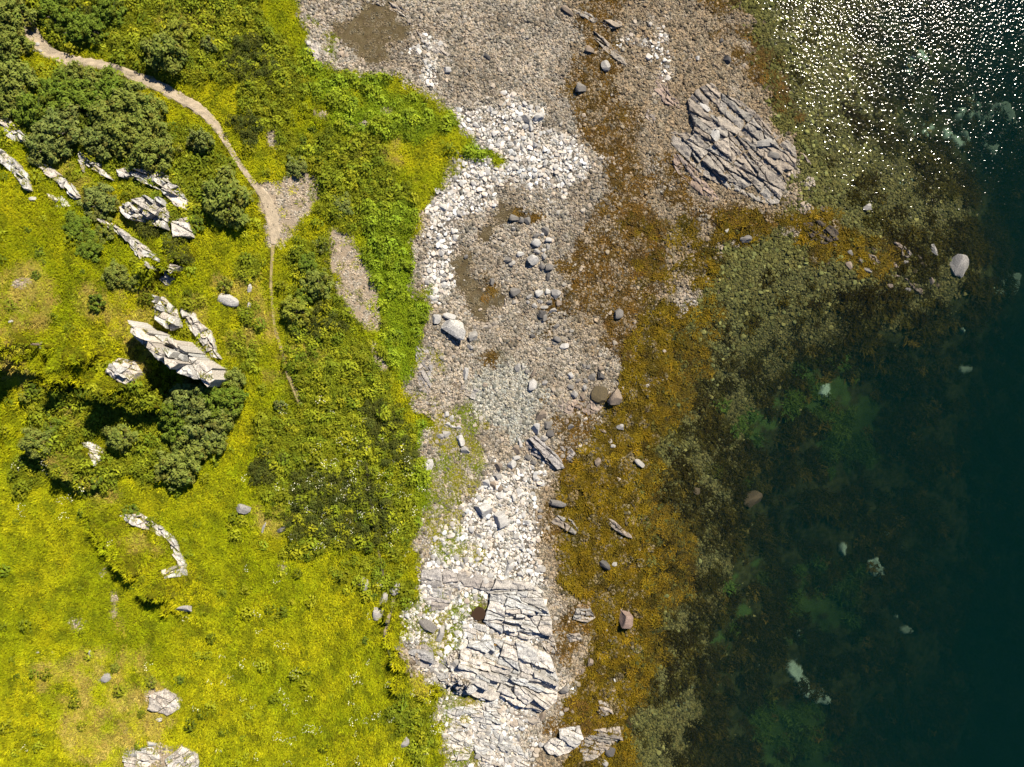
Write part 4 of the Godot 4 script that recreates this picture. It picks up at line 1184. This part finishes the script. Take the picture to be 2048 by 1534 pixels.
func build_boulders() -> void:
	var heap_a := "in the heap at the top of the gravel bowl's seaward side"
	var heap_b := "in the lower heap of the gravel bowl"
	var bowl := "lying loose in the gravel bowl"
	var cluster := "in the grey cluster by the golden weed"
	var chain := "in the chain of boulders leading to the furrowed rock"
	var bank := "in the pale pile among beach grass"
	var weed := "sitting in golden weed"
	var rusty := "sitting in rusty weed"
	var beach := "on the white stone beach"
	var turf := "lying in the turf of the slope"
	var slabs := "beside the weathered slabs"
	for b in [
		[1028,435,20,14,0,"g",bowl], [1043,439,12,12,20,"g",bowl], [1056,441,16,14,60,"g",bowl], [1026,458,10,8,0,"p",bowl],
		[1089,462,20,16,20,"g",heap_a], [1073,471,14,13,0,"g",heap_a], [1084,470,9,9,0,"w",heap_a], [1097,479,16,11,10,"w",heap_a], [1073,485,20,18,40,"w",heap_a], [1074,503,14,12,50,"p",heap_a], [1095,494,10,10,0,"p",heap_a], [1087,500,10,8,0,"w",heap_a], [1087,511,12,16,10,"p",heap_a], [1041,507,16,11,-10,"w",heap_a],
		[1016,521,16,16,20,"g",heap_a], [1025,527,14,11,-30,"p",heap_a], [1082,532,16,16,0,"g",heap_a], [1098,534,18,15,0,"g",heap_a], [1096,553,16,9,100,"d",heap_a],
		[983,563,12,14,0,"g",bowl], [932,513,9,10,0,"g",bowl], [1030,582,22,18,-20,"g",heap_b], [1111,586,20,18,40,"p",heap_b], [1096,582,12,12,0,"w",heap_b], [1078,585,18,14,-30,"w",heap_b], [1059,593,14,9,-20,"p",heap_b], [1055,604,10,9,0,"p",heap_b], [1070,611,13,10,30,"p",heap_b], [1080,603,12,9,40,"p",heap_b], [1088,615,18,8,-5,"p",heap_b], [1099,605,10,13,30,"g",heap_b], [1118,605,12,14,0,"t",heap_b], [1082,628,20,16,10,"d",heap_b], [1105,622,18,10,-20,"p",heap_b], [1090,633,10,20,5,"g",heap_b],
		[1113,652,12,12,0,"g",bowl], [1066,671,12,9,0,"d",bowl], [1115,678,18,12,40,"g",bowl], [1129,693,19,13,-10,"w",bowl], [1108,688,12,9,0,"g",bowl], [1099,697,12,8,0,"g",bowl], [871,638,22,20,0,"w",beach], [899,633,26,14,15,"w",beach], [946,672,18,24,10,"p",bowl], [940,694,16,10,45,"p",bowl],
		[1035,735,12,18,10,"p",cluster], [1046,735,9,11,0,"p",cluster], [1055,742,11,10,0,"g",cluster], [1067,746,18,9,-50,"t",cluster], [1090,766,12,12,0,"p",cluster], [1141,750,15,13,20,"w",cluster], [1168,733,10,12,0,"g",cluster], [1177,733,10,9,0,"g",cluster], [1202,735,12,10,0,"t",cluster], [1184,754,16,15,0,"g",cluster], [1201,754,18,17,20,"d",cluster], [1141,774,14,11,20,"g",cluster], [1169,774,12,14,30,"p",cluster], [1156,762,10,11,0,"g",cluster], [1172,761,12,9,40,"g",cluster], [1148,788,16,17,0,"p",cluster], [1165,793,13,18,15,"t",cluster],
		[1094,850,18,15,0,"g",chain], [1101,868,16,18,0,"d",chain], [1086,877,20,13,-15,"p",chain], [1040,885,8,20,-10,"w",chain], [1032,900,16,20,0,"t",chain], [1031,915,20,10,-15,"w",chain], [1023,930,22,15,-40,"w",chain], [1055,915,15,14,0,"g",chain], [1066,925,15,13,-20,"g",chain], [996,933,18,18,30,"t",chain], [995,952,17,15,-30,"p",chain], [972,967,17,18,0,"w",chain], [984,971,17,16,0,"t",chain], [1000,977,11,13,0,"t",chain], [1001,992,15,16,0,"w",chain], [1082,831,26,17,-40,"t",chain], [1071,857,18,26,15,"w",chain],
		[1240,854,16,12,0,"p",weed], [1141,854,14,10,-40,"g",rusty], [1205,862,17,9,35,"t",weed], [1226,892,13,8,10,"p",weed], [1196,924,14,18,-10,"t",weed], [1279,927,24,12,40,"p",weed], [1134,842,7,11,-30,"t",rusty],
		[895,850,13,12,0,"w",bank], [905,854,14,9,10,"w",bank], [917,856,12,9,-20,"w",bank], [903,836,9,13,0,"w",bank], [893,827,11,12,0,"w",bank], [889,834,7,9,0,"w",bank], [893,867,18,14,-20,"p",bank], [880,873,17,12,10,"p",bank], [920,882,17,24,-25,"w",bank], [929,902,17,20,-30,"p",bank],
		[982,1046,9,16,0,"w",beach], [1116,1007,36,13,15,"g",rusty], [1080,1021,11,10,0,"g",beach], [1080,1034,10,9,0,"g",beach],
		[1229,1129,11,10,0,"p",weed], [1229,1362,8,13,0,"w",weed], [881,1268,15,32,25,"p",slabs], [1220,1505,20,22,20,"d",weed], [1209,1527,16,15,0,"p",weed], [1180,1325,14,18,20,"t",weed], [1164,1342,11,11,0,"t",weed], [1130,1380,16,18,40,"g",weed], [1085,1432,14,18,20,"t",rusty], [1123,1427,11,10,0,"p",rusty], [1132,1419,13,8,-20,"t",rusty], [1144,1424,9,9,0,"t",rusty],
		[1078,233,20,23,20,"w",beach], [1052,237,22,14,30,"p",beach], [1212,132,18,24,-30,"p",rusty], [1455,118,15,18,-20,"d",rusty], [1395,116,10,9,0,"w",rusty], [1443,80,9,9,0,"d",rusty], [1136,20,30,13,35,"t",rusty], [1180,98,19,15,15,"t",rusty], [895,138,16,14,0,"w",beach], [975,112,19,9,40,"d",bowl],
		[1492,478,24,18,10,"g",weed], [1238,627,19,23,0,"g",rusty], [1735,415,18,13,-15,"p","standing in the shallow water"],
		[500,576,9,18,15,"w",turf], [497,613,10,18,15,"p",turf], [492,632,6,15,15,"w",turf], [65,398,14,11,0,"w",turf], [21,643,9,7,0,"w",turf], [483,1018,34,18,15,"p",turf], [615,1020,34,13,15,"p",turf], [562,1060,28,9,-25,"g",turf], [527,1055,5,24,20,"p",turf], [727,1168,28,18,50,"p",slabs], [768,1198,16,26,25,"p",slabs], [757,1226,26,26,-10,"p",slabs], [790,1180,20,30,0,"p",slabs], [366,1218,34,16,-5,"p",turf], [75,1305,9,6,0,"w",turf], [106,1305,8,6,0,"w",turf], [180,1308,7,16,-10,"w",turf], [212,1356,18,20,30,"p",turf], [318,1440,12,8,0,"w",turf], [810,1488,14,26,30,"p",slabs], [300,1488,26,8,15,"w",turf],
		[955,1440,14,10,0,"w",slabs], [975,1445,20,12,20,"w",slabs], [1000,1480,13,22,15,"w",slabs], [985,1490,18,12,40,"w",slabs], [1010,1500,16,10,30,"w",slabs], [1035,1475,10,18,10,"p",slabs], [958,1508,14,22,30,"p",slabs],
		[910,1330,16,24,10,"p",slabs], [1045,1240,14,12,0,"w",slabs], [1062,1235,10,16,0,"w",slabs], [1085,1140,14,14,0,"p",beach], [1040,1150,12,16,-20,"w",beach], [1018,1135,16,15,20,"w",beach], [1037,1122,9,13,0,"w",beach], [930,1120,16,12,-10,"p",beach], [1090,1310,20,12,30,"w",slabs], [1085,1345,14,18,30,"p",slabs], [1065,1362,14,12,0,"w",slabs],
	]:
		boulder(b[0], b[1], b[2], b[3], b[4], b[5], b[6])
	boulder(1409, 215, 26, 13, 40, "w", "", 0.5, "smooth white hump on the ribbed outcrop's upper end")
	boulder(1436, 240, 24, 10, 45, "p", "", 0.5, "narrow pale ridge stone below the smooth white hump")
	boulder(1431, 268, 24, 30, 20, "w", "", 0.45, "bright white rounded stone in the middle of the ribbed outcrop")
	boulder(1524, 287, 50, 15, -8, "p", "", 0.5, "long polished pale stone across the ribbed outcrop's seaward side")
	boulder(1545, 308, 30, 16, 20, "g", "", 0.5, "dark polished stone beside the long polished pale one")
	boulder(909, 654, 62, 34, 35, "w", "", 0.5, "huge white boulder with a long shadow at the beach edge of the gravel bowl")
	boulder(1064, 519, 25, 21, 35, "w", "", 0.75, "biggest white boulder in the upper heap, throwing a dark shadow on gravel")
	boulder(1065, 769, 18, 26, 5, "w", "", 0.6, "smooth creamy oblong boulder standing alone on grey gravel")
	boulder(931, 747, 13, 26, 5, "w", "", 0.6, "slim white upright boulder on the bare gravel flat")
	boulder(1199, 791, 34, 38, 0, "a", "", 0.28, "flat brown weed-filmed boulder beside the grey cluster")
	boulder(1233, 794, 28, 36, 25, "t", "", 0.85, "tall tan boulder with a black shadow at the edge of golden weed")
	boulder(852, 931, 30, 24, -10, "w", "", 0.5, "lone white block in bright green grass at the top of the beach")
	boulder(968, 1021, 35, 30, -20, "w", "", 0.7, "largest white boulder, blue-shaded on one side, above the stone beach")
	boulder(1001, 1037, 27, 36, -20, "w", "", 0.6, "second largest white boulder, touching the largest one above the stone beach")
	boulder(1210, 1131, 27, 16, 50, "d", "", 0.6, "smooth dark oblong boulder beside a small pale stone in golden weed")
	boulder(1253, 1238, 27, 37, 10, "k", "", 0.8, "tall reddish-brown boulder with a black shadow in golden weed")
	boulder(1067, 1322, 26, 25, 0, "w", "", 0.7, "round gleaming white boulder on the leaning slabs")
	boulder(855, 1252, 40, 21, 35, "g", "", 0.5, "grey wedge-shaped boulder among moss and slabs")
	boulder(1162, 174, 23, 21, 0, "g", "", 0.75, "round grey boulder with a black shadow among rusty weed")
	boulder(455, 600, 46, 23, 25, "w", "", 0.55, "big chalk-white boulder in leafy turf near the trodden path")
	boulder(1505, 998, 42, 33, -10, "a", "", 0.5, "lone weed-covered boulder rising from dark water", 0.1)
	boulder(1920, 531, 40, 46, -35, "p", "", 0.35, "pale square block lying under water off the reef", 0.1)
	boulder(1868, 500, 14, 26, -25, "p", "", 0.35, "small pale block lying under water between reef and square block", 0.1)
	boulder(1392, 982, 18, 14, 10, "a", "", 0.5, "small golden-weeded boulder awash in dark water", 0.1)
	for r in [[1625,470], [1650,462], [1668,492], [1690,478], [1702,505], [1716,492], [1722,520], [1748,498], [1770,512], [1792,530], [1812,524], [1828,540], [1838,512], [1846,528], [1700,530], [1736,540], [1780,570], [1816,578], [1862,560], [1875,572]]:
		boulder(r[0], r[1], rnd(10, 20), rnd(8, 13), rnd(20, 60), ["a", "a", "t", "g"][rng.randi() % 4], "along the weedy reef", 0.4)
	for s in [[75,88,8,8], [68,102,8,6], [79,101,9,8]]:
		boulder(s[0], s[1], s[2], s[3], 0, "w", "in the trio beside the gravel path", 0.7)

func build_trees() -> void:
	for k in 3: crowns.append(crown_mesh(90, 40, 0.95, 0.095))
	for k in 3: crowns.append(crown_mesh(34, 50, 0.8, 0.12))
	for k in 3: woods.append(wood_mesh(0.9))
	var looks := ["olive", "light green", "grey-green", "dark green"]
	for t in [[62,215,42], [105,180,40], [150,205,46], [110,250,44], [78,285,38], [170,165,36], [215,180,42], [250,205,46], [185,275,36], [235,260,44], [275,245,40], [285,300,42], [205,225,42], [135,150,30], [320,290,30], [295,215,30]]:
		var kind: int = [0, 2, 0, 3][rng.randi() % 4]
		var size := "broad" if t[2] >= 42 else ("narrow" if t[2] <= 30 else "mid-sized")
		tree(t[0], t[1], t[2], kind, "%s %s tree in the thicket beside the gravel path" % [size, looks[kind]], "%s %s trees of the thicket beside the gravel path" % [size, looks[kind]])
	for t in [[8,28,44], [12,85,36], [-10,60,40], [10,155,44], [-5,200,36]]:
		tree(t[0], t[1], t[2], 0, "dark green tree on the far side of the gravel path's head", "trees at the gravel path's head")
	for t in [[100,20,34], [140,48,34], [215,15,30], [180,55,28]]:
		tree(t[0], t[1], t[2], 3, "bushy tree shading the bend of the gravel path", "bushy trees shading the bend of the gravel path", 0.9)
	tree(322, 98, 42, 0, "broad olive tree across the gravel path from the thicket")
	tree(350, 60, 30, 1, "light green tree behind the broad olive tree", "", 0.8)
	tree(413, 84, 18, 2, "small grey-green shrub beyond the broad olive tree")
	tree(394, 278, 25, 2, "slim grey-green shrub standing in the tall herbs below the gravel path", "", 1.5)
	tree(442, 392, 52, 0, "big round tree alone beside the gravel path's narrow end")
	tree(444, 430, 24, 1, "young tree tucked under the big round tree", "", 0.9)
	tree(192, 402, 37, 2, "grey-green spreading tree rooted in the rock edge", "", 0.75)
	tree(388, 445, 18, 3, "small bright shrub at the foot of the chalk-white crag")
	tree(150, 455, 30, 3, "low spreading tree on the plateau's upper turf", "", 0.6)
	tree(172, 495, 28, 3, "low tree below the spreading one on the plateau's turf", "", 0.6)
	tree(206, 463, 20, 0, "shrub between the low trees and the long white crag")
	tree(226, 548, 26, 0, "twin shrub with a dark underside on the plateau", "", 0.9)
	tree(258, 562, 18, 0, "smaller twin shrub beside the dark-undersided one")
	tree(185, 602, 17, 3, "slender shrub casting a long shadow on the plateau", "", 1.5)
	tree(52, 460, 8, 3, "tiny dark shrub on the upper plateau turf")
	for t in [[75,502,9], [70,550,9], [86,525,6], [163,543,6]]:
		tree(t[0], t[1], t[2], 3, "tiny shrub dotted on the plateau turf", "tiny shrubs on the plateau turf")
	tree(632, 566, 32, 0, "rounded tree with a black shadow, upper one of the pair by the trodden path")
	tree(588, 622, 31, 1, "pale green tree, lower one of the pair by the trodden path")
	tree(612, 527, 22, 3, "dark shrub above the pair of trees by the trodden path", "", 0.8)
	tree(604, 590, 18, 3, "dark shrub between the pair of trees by the trodden path")
	tree(557, 811, 13, 2, "small round blue-green shrub alone beside the trodden path", "", 1.5)
	for t in [[365,795,38], [415,795,36], [460,760,26], [455,800,34], [350,845,36], [395,845,44], [435,840,30], [375,890,38], [420,880,28], [330,820,26]]:
		var kind: int = [0, 0, 2, 3][rng.randi() % 4]
		var size := "broad" if t[2] >= 38 else ("small" if t[2] <= 28 else "mid-sized")
		tree(t[0], t[1], t[2], kind, "%s %s tree in the copse under the tall rock wall" % [size, looks[kind]], "%s %s trees of the copse under the tall rock wall" % [size, looks[kind]])
	tree(346, 938, 41, 0, "round dome-like tree with a black shadow below the copse")
	tree(233, 876, 30, 0, "round tree on the yellow slope beside the grassy knoll")
	tree(68, 885, 32, 0, "spreading tree in shade at the grassy knoll's foot")
	tree(85, 855, 20, 3, "dark shrub behind the spreading tree at the grassy knoll")
	tree(182, 960, 20, 3, "dark shrub at the low end of the grassy knoll", "", 0.9)
	tree(60, 775, 16, 3, "leafy shrub at the foot of the plateau's scarp")
	tree(48, 790, 14, 1, "second leafy shrub at the foot of the plateau's scarp")
	tree(260, 1025, 18, 3, "low shrub behind the mound's white rim", "", 0.7)
	tree(729, 1283, 9, 3, "lone tiny dark shrub in the wide meadow", "", 1.4)
	tree(742, 1190, 10, 3, "tiny shrub between the pale slabs by the meadow")
	tree(160, 1026, 9, 3, "tiny dark shrub on the slope above the grassy mound", "", 1.4)
	tree(300, 1368, 11, 1, "small bright shrub above the broken pale rocks")
	tree(357, 1362, 10, 3, "small dark shrub beside the broken pale rocks")
	tree(227, 1336, 9, 1, "tiny bright shrub in the yellow turf")
	tree(445, 570, 18, 1, "pale green shrub above the big chalk-white boulder")
	tree(680, 410, 26, 2, "sprawling grey-green shrub in the beach-side grass", "", 0.6)
	tree(605, 283, 10, 3, "dark little shrub on the grassy shelf")
	tree(625, 257, 9, 3, "second dark little shrub on the grassy shelf")
	tree(640, 490, 18, 2, "grey-green shrub at the head of the stony gully", "", 0.8)
	tree(590, 330, 22, 2, "grey-purple shrub above the bare gravel patch", "", 0.7)
	# a short marker post with stones at its foot on the plateau
	var p := spot(84, 690)
	var post := thing("marker_post", p, "short marker post with pale stones at its foot on the plateau", "post")
	begin()
	tube(Vector3(0, -0.2, 0), Vector3(0.03, 0.95, 0), 0.07, 0.06, Color(0.16, 0.12, 0.09))
	piece("shaft", done(), mats.bark, post)
	for k in 3:
		var s := piece("foot_stone", stone_meshes[k], mats.rock_w, post)
		s.transform = Transform3D(Basis(Vector3.UP, k) * Basis.from_scale(Vector3(0.2, 0.12, 0.15)), Vector3([-0.14, 0.1, 0.04][k], 0.16, [-0.1, -0.12, 0.14][k]))

func build_cover() -> void:
	var leafy: Material = mats.leafy
	# ---- grass
	var grasses := []
	for k in 4: grasses.append(grass_mesh(34, 0.26, 0.24, 0.014))
	scatter("meadow_grass", "yellow-green grass covering the slope", "grass", grasses, leafy, 0.22,
		func(x, z): return zat("land", x, z) * (1.0 - 0.95 * zat("bare", x, z)) * (1.0 - 0.75 * zat("heath", x, z)) * (1.0 - zat("path", x, z)),
		func(x, z):
			var f := noise_c.get_noise_2d(x * 2.0, z * 2.0)
			var m := noise_a.get_noise_2d(x * 0.7 + 30.0, z * 0.7)
			var col := mixc(mixc(Color(0.25, 0.285, 0.004), Color(0.36, 0.35, 0.006), clampf(0.5 + 1.2 * m + 0.8 * noise_d.get_noise_2d(x * 0.5, z * 0.5), 0.0, 1.0)), Color(0.10, 0.125, 0.005), clampf(0.15 + 1.7 * f, 0.0, 0.8))
			col = mixc(col, Color(0.13, 0.155, 0.010), 0.7 * zat("herb", x, z))
			col = mixc(col, Color(0.135, 0.21, 0.008), 0.8 * zat("vivid", x, z))
			col = mixc(col, Color(0.40, 0.30, 0.07), 0.8 * zat("dry", x, z) * clampf(0.6 + f, 0.0, 1.0))
			col = jit(col, 0.28)
			var s := rnd(0.6, 1.25) * (0.75 + 0.5 * zat("herb", x, z) + 0.3 * zat("vivid", x, z)) * (1.0 - 0.35 * zat("dry", x, z))
			return [upright(x, z, Vector3(1, s, 1) * rnd(0.85, 1.2)), col])
	var tufts := []
	for p: Vector3 in ledge_spots:
		tufts.append([Transform3D(Basis(Vector3.UP, rnd(0, TAU)) * Basis.from_scale(Vector3(0.6, rnd(0.3, 0.6), 0.6)), p), jit(mixc(Color(0.25, 0.235, 0.012), Color(0.17, 0.19, 0.010), rng.randf()), 0.25)])
	emit("ledge_grass", "grass tufts rooted in the cracks of the white hillside rocks", "grass", grasses[0], leafy, tufts)
	# ---- sparse grass on the stones
	scatter("beach_grass", "sparse yellow-green plants growing between the beach stones", "grass", grasses, leafy, 0.17,
		func(x, z): return (1.0 - zat("land", x, z)) * zat("moss", x, z) * smooth01(-0.4, 0.1, noise_b.get_noise_2d(x * 1.4, z * 1.4 + 9.0)),
		func(x, z): return [upright(x, z, Vector3(0.8, rnd(0.4, 0.8), 0.8)), jit(mixc(Color(0.26, 0.235, 0.012), Color(0.16, 0.205, 0.010), clampf(0.5 + noise_a.get_noise_2d(x, z) * 1.6, 0.0, 1.0)), 0.25)])
	# ---- herbs
	var herbs := []
	for k in 2: herbs.append(herb_mesh(46, 0.30, 0.40, 0.085))
	for k in 2: herbs.append(herb_mesh(40, 0.36, 0.55, 0.105))
	scatter("leafy_herbs", "tall leafy herbs and ferns between the trees and the beach", "herbs", herbs, leafy, 0.30,
		func(x, z): return zat("land", x, z) * (1.0 - zat("bare", x, z)) * clampf(0.04 + 0.8 * zat("herb", x, z) + 0.7 * zat("vivid", x, z) - 0.45 * zat("heath", x, z), 0.0, 1.0) * (1.0 - zat("path", x, z)) * smooth01(-0.35, 0.2, noise_b.get_noise_2d(x * 0.6, z * 0.6) + 0.3 * zat("herb", x, z)),
		func(x, z):
			var col := mixc(Color(0.085, 0.115, 0.007), Color(0.20, 0.215, 0.010), rng.randf())
			col = mixc(col, Color(0.16, 0.225, 0.012), 0.7 * zat("vivid", x, z))
			return [upright(x, z, Vector3.ONE * rnd(0.55, 1.35), 0.05), jit(col, 0.35)])
	# ---- purple flowering patches
	var heaths := []
	for k in 3: heaths.append(herb_mesh(30, 0.26, 0.42, 0.07, Color(3.0, 0.95, 11.0), 30))
	scatter("purple_herbs", "dark herbs with dull purple flower heads", "herbs", heaths, leafy, 0.24,
		func(x, z): return zat("land", x, z) * zat("heath", x, z) * 0.8 * (1.0 - zat("path", x, z)),
		func(x, z): return [upright(x, z, Vector3.ONE * rnd(0.7, 1.2), 0.05), jit(Color(0.052, 0.064, 0.010), 0.35)])
	# ---- white flower heads
	var blooms := [herb_mesh(0, 0.22, 0.62, 0.065, Color(1, 1, 1), 8), herb_mesh(0, 0.3, 0.62, 0.065, Color(1, 1, 1), 11)]
	scatter("white_flowers", "scattered white flower heads above the herbs", "flowers", blooms, leafy, 0.42,
		func(x, z):
			var q := Vector2(x, z)
			var a := exp(-q.distance_squared_to(Vector2(-12.0, 5.4)) / 12.0) + exp(-q.distance_squared_to(Vector2(-9.5, 6.5)) / 12.0) * 0.8 + exp(-q.distance_squared_to(Vector2(-6.5, 7.5)) / 9.0) + 0.6 * exp(-q.distance_squared_to(Vector2(-13.0, 23.0)) / 60.0) + 0.5 * exp(-q.distance_squared_to(Vector2(-7.0, 25.5)) / 12.0) + 0.6 * exp(-q.distance_squared_to(Vector2(-29.0, 7.4)) / 5.0)
			return zat("land", x, z) * a * 0.45 * smooth01(-0.1, 0.3, noise_b.get_noise_2d(x, z)),
		func(x, z): return [upright(x, z, Vector3.ONE * rnd(0.7, 1.1), 0.02), jit(Color(0.6, 0.6, 0.42), 0.15)])
	print("plants ", Time.get_ticks_msec())
	# ---- gravel
	var gravels := []
	for k in 4: gravels.append(pebble_mesh(62, 0.36, 0.022, 0.12))
	scatter("beach_gravel", "tan and grey gravel of the upper and middle shore", "gravel", gravels, mats.stone, 0.34,
		func(x, z):
			if height_at(x, z) < -0.9: return 0.0
			return clampf(1.0 - zat("land", x, z) + 0.8 * zat("bare", x, z), 0.0, 1.0) * (1.0 - 0.5 * zat("white", x, z)) * (1.0 - 0.7 * zat("gold", x, z)) * (1.0 - 0.35 * zat("rust", x, z)) * (1.0 - 0.3 * zat("mud", x, z)),
		func(x, z):
			var col := mixc(Color(0.265, 0.232, 0.185), Color(0.17, 0.145, 0.11), clampf(0.35 + 1.2 * noise_d.get_noise_2d(x * 1.5, z * 1.5), 0.0, 1.0))
			col = mixc(col, Color(0.13, 0.098, 0.055), 0.5 * zat("rust", x, z))
			col = mixc(col, Color(0.265, 0.258, 0.22), zat("fine", x, z))
			col = mixc(col, Color(0.34, 0.32, 0.285), zat("white", x, z))
			col = mixc(col, Color(0.31, 0.265, 0.205), zat("bare", x, z))
			col = mixc(col, Color(0.185, 0.142, 0.088), 0.75 * zat("damp", x, z))
			col = mixc(col, Color(0.12, 0.096, 0.052), 0.8 * zat("mud", x, z))
			col = mixc(col, Color(0.10, 0.078, 0.03), 0.8 * zat("gold", x, z))
			if height_at(x, z) < 0.04: col = mixc(col, Color(0.068, 0.07, 0.013), 0.92)
			return [lying(x, z, Vector3.ONE * rnd(0.85, 1.2) * (1.0 - 0.5 * zat("mud", x, z)) * (1.0 - 0.4 * zat("bare", x, z))), jit(col, 0.2)])
	# ---- cobbles, the largest of which are things of their own
	cobbles()
	# ---- weed
	var weeds := []
	for k in 3: weeds.append(ribbon_mesh(60, 0.34, 0.26, 0.016, 0.07, 0.0))
	scatter("golden_seaweed", "golden-brown seaweed carpeting the low shore", "seaweed", weeds, mats.weed, 0.26,
		func(x, z):
			if height_at(x, z) < -1.0: return 0.0
			return (1.0 - zat("land", x, z)) * zat("gold", x, z) * smooth01(-0.4, 0.05, noise_b.get_noise_2d(x * 1.1, z * 1.1)),
		func(x, z):
			var f := noise_c.get_noise_2d(x * 2.2, z * 2.2)
			return [lying(x, z, Vector3(1, rnd(0.7, 1.8), 1) * rnd(0.8, 1.25)), jit(mixc(Color(0.135, 0.092, 0.003), Color(0.042, 0.032, 0.004), clampf(0.35 + 1.2 * f, 0.0, 1.0)), 0.3)])
	scatter("rusty_seaweed", "rust-brown seaweed in patches on the middle shore", "seaweed", weeds, mats.weed, 0.30,
		func(x, z):
			if height_at(x, z) < -0.6: return 0.0
			return (1.0 - zat("land", x, z)) * zat("rust", x, z) * smooth01(-0.45, 0.05, noise_b.get_noise_2d(x * 1.1 + 50.0, z * 1.1)),
		func(x, z): return [lying(x, z, Vector3(1.0, 1.3, 1.0) * rnd(0.7, 1.2)), jit(mixc(Color(0.125, 0.07, 0.010), Color(0.055, 0.036, 0.010), rng.randf()), 0.3)])
	# ---- kelp
	var kelps := []
	for k in 3: kelps.append(ribbon_mesh(60, 0.45, 0.4, 0.02, 0.16, 0.6))
	scatter("kelp_bed", "dark kelp streaming over the sea bed", "seaweed", kelps, mats.kelp, 0.42,
		func(x, z):
			var h := height_at(x, z)
			if h > -0.06: return 0.0
			return (1.0 - 0.6 * zat("pale", x, z)) * (1.0 - 0.75 * zat("shallow", x, z)) * (smooth01(0.03, 0.25, -h) * (1.0 - 0.8 * zat("gold", x, z))) * smooth01(-0.35, 0.2, noise_a.get_noise_2d(x * 0.8, z * 0.8) + 0.4 * noise_b.get_noise_2d(x * 0.8, z * 0.8)),
		func(x, z):
			var g := zat("green", x, z)
			var col := mixc(mixc(Color(0.014, 0.012, 0.003), Color(0.046, 0.041, 0.007), rng.randf() * clampf(0.6 + noise_b.get_noise_2d(x, z), 0.0, 1.0)), Color(0.045, 0.085, 0.014), g * 0.85)
			if rng.randf() < 0.05: col = Color(0.07, 0.058, 0.010)
			return [Transform3D(Basis(Vector3.UP, -0.85 + rnd(-0.35, 0.35) + (PI if rng.randf() < 0.3 else 0.0)) * Basis.from_scale(Vector3.ONE * rnd(0.6, 1.3)), Vector3(x, height_at(x, z), z)), jit(col, 0.3)])

func cobbles() -> void:
	var found := []
	for k in 420 * 320:
		var x := -42.0 + (k % 420 + rng.randf()) * 0.2
		var z := -32.0 + (k / 420 + rng.randf()) * 0.2
		var h := height_at(x, z)
		if h < -1.5: continue
		var land := zat("land", x, z)
		if land > 0.6: continue
		var wht := zat("white", x, z)
		var ch := 0.17 + 0.75 * wht
		if h < 0.03: ch = 0.16 + 0.6 * zat("shallow", x, z)
		ch *= 1.0 - 0.88 * zat("gold", x, z)
		ch *= 1.0 - 0.93 * zat("mud", x, z)
		ch *= 1.0 - 0.55 * zat("fine", x, z)
		if h < -0.6: ch *= 0.4
		if rng.randf() > ch: continue
		var s := 0.11 * pow(3.6, pow(rng.randf(), 2.2)) * (1.0 + 0.3 * wht)
		found.append([s, x, z, wht, h])
	found.sort_custom(func(a, b): return a[0] > b[0])
	var lists := []
	for m in stone_meshes: lists.append([])
	var alone := 0
	for f in found:
		var s: float = f[0]
		var x: float = f[1]
		var z: float = f[2]
		var wht: float = f[3]
		var wet := 1.0 if f[4] < 0.05 else 0.0
		var w := s * rnd(0.6, 0.95)
		var hgt := sqrt(s * w) * rnd(0.4, 0.65)
		var t := Transform3D(Basis(Vector3.UP, rnd(0, TAU)) * Basis(Vector3(1, 0, 0), rnd(-0.3, 0.3)) * Basis.from_scale(Vector3(s, hgt, w)), Vector3(x, height_at(x, z) + hgt * 0.25, z))
		if alone < 170 and wet < 0.5 and absf(x) < 36.0 and absf(z) < 27.0:
			alone += 1
			var o := MeshInstance3D.new()
			o.name = numbered("beach_stone")
			o.mesh = boulder_meshes[rng.randi() % boulder_meshes.size()]
			var tone: String = ("w" if rng.randf() < 0.7 else "p") if wht > 0.5 else ["g", "t", "p"][rng.randi() % 3]
			o.material_override = mats["rock_" + tone]
			o.transform = t
			add_child(o)
			if wht > 0.5:
				tag(o, "larger %s angular stone of the white stone beach" % TONES[tone][1], "stone", "larger %s stones of the white beach" % TONES[tone][1])
			else:
				tag(o, "larger loose %s stone on the gravel shore" % TONES[tone][1], "stone", "larger loose %s stones on the gravel shore" % TONES[tone][1])
			continue
		var col := mixc(mixc(Color(0.26, 0.228, 0.185), Color(0.19, 0.15, 0.098), zat("damp", x, z)), Color(0.53, 0.515, 0.48), wht * rnd(0.25, 1.0))
		if wet > 0.5: col = mixc(Color(0.04, 0.043, 0.010), Color(0.15, 0.155, 0.05), pow(rng.randf(), 1.5))
		lists[rng.randi() % stone_meshes.size()].append([t, jit(col, 0.28)])
	for k in stone_meshes.size():
		emit("shore_cobbles", "countless angular cobbles of the white beach and the gravel shore", "cobbles", stone_meshes[k], mats.stone, lists[k])
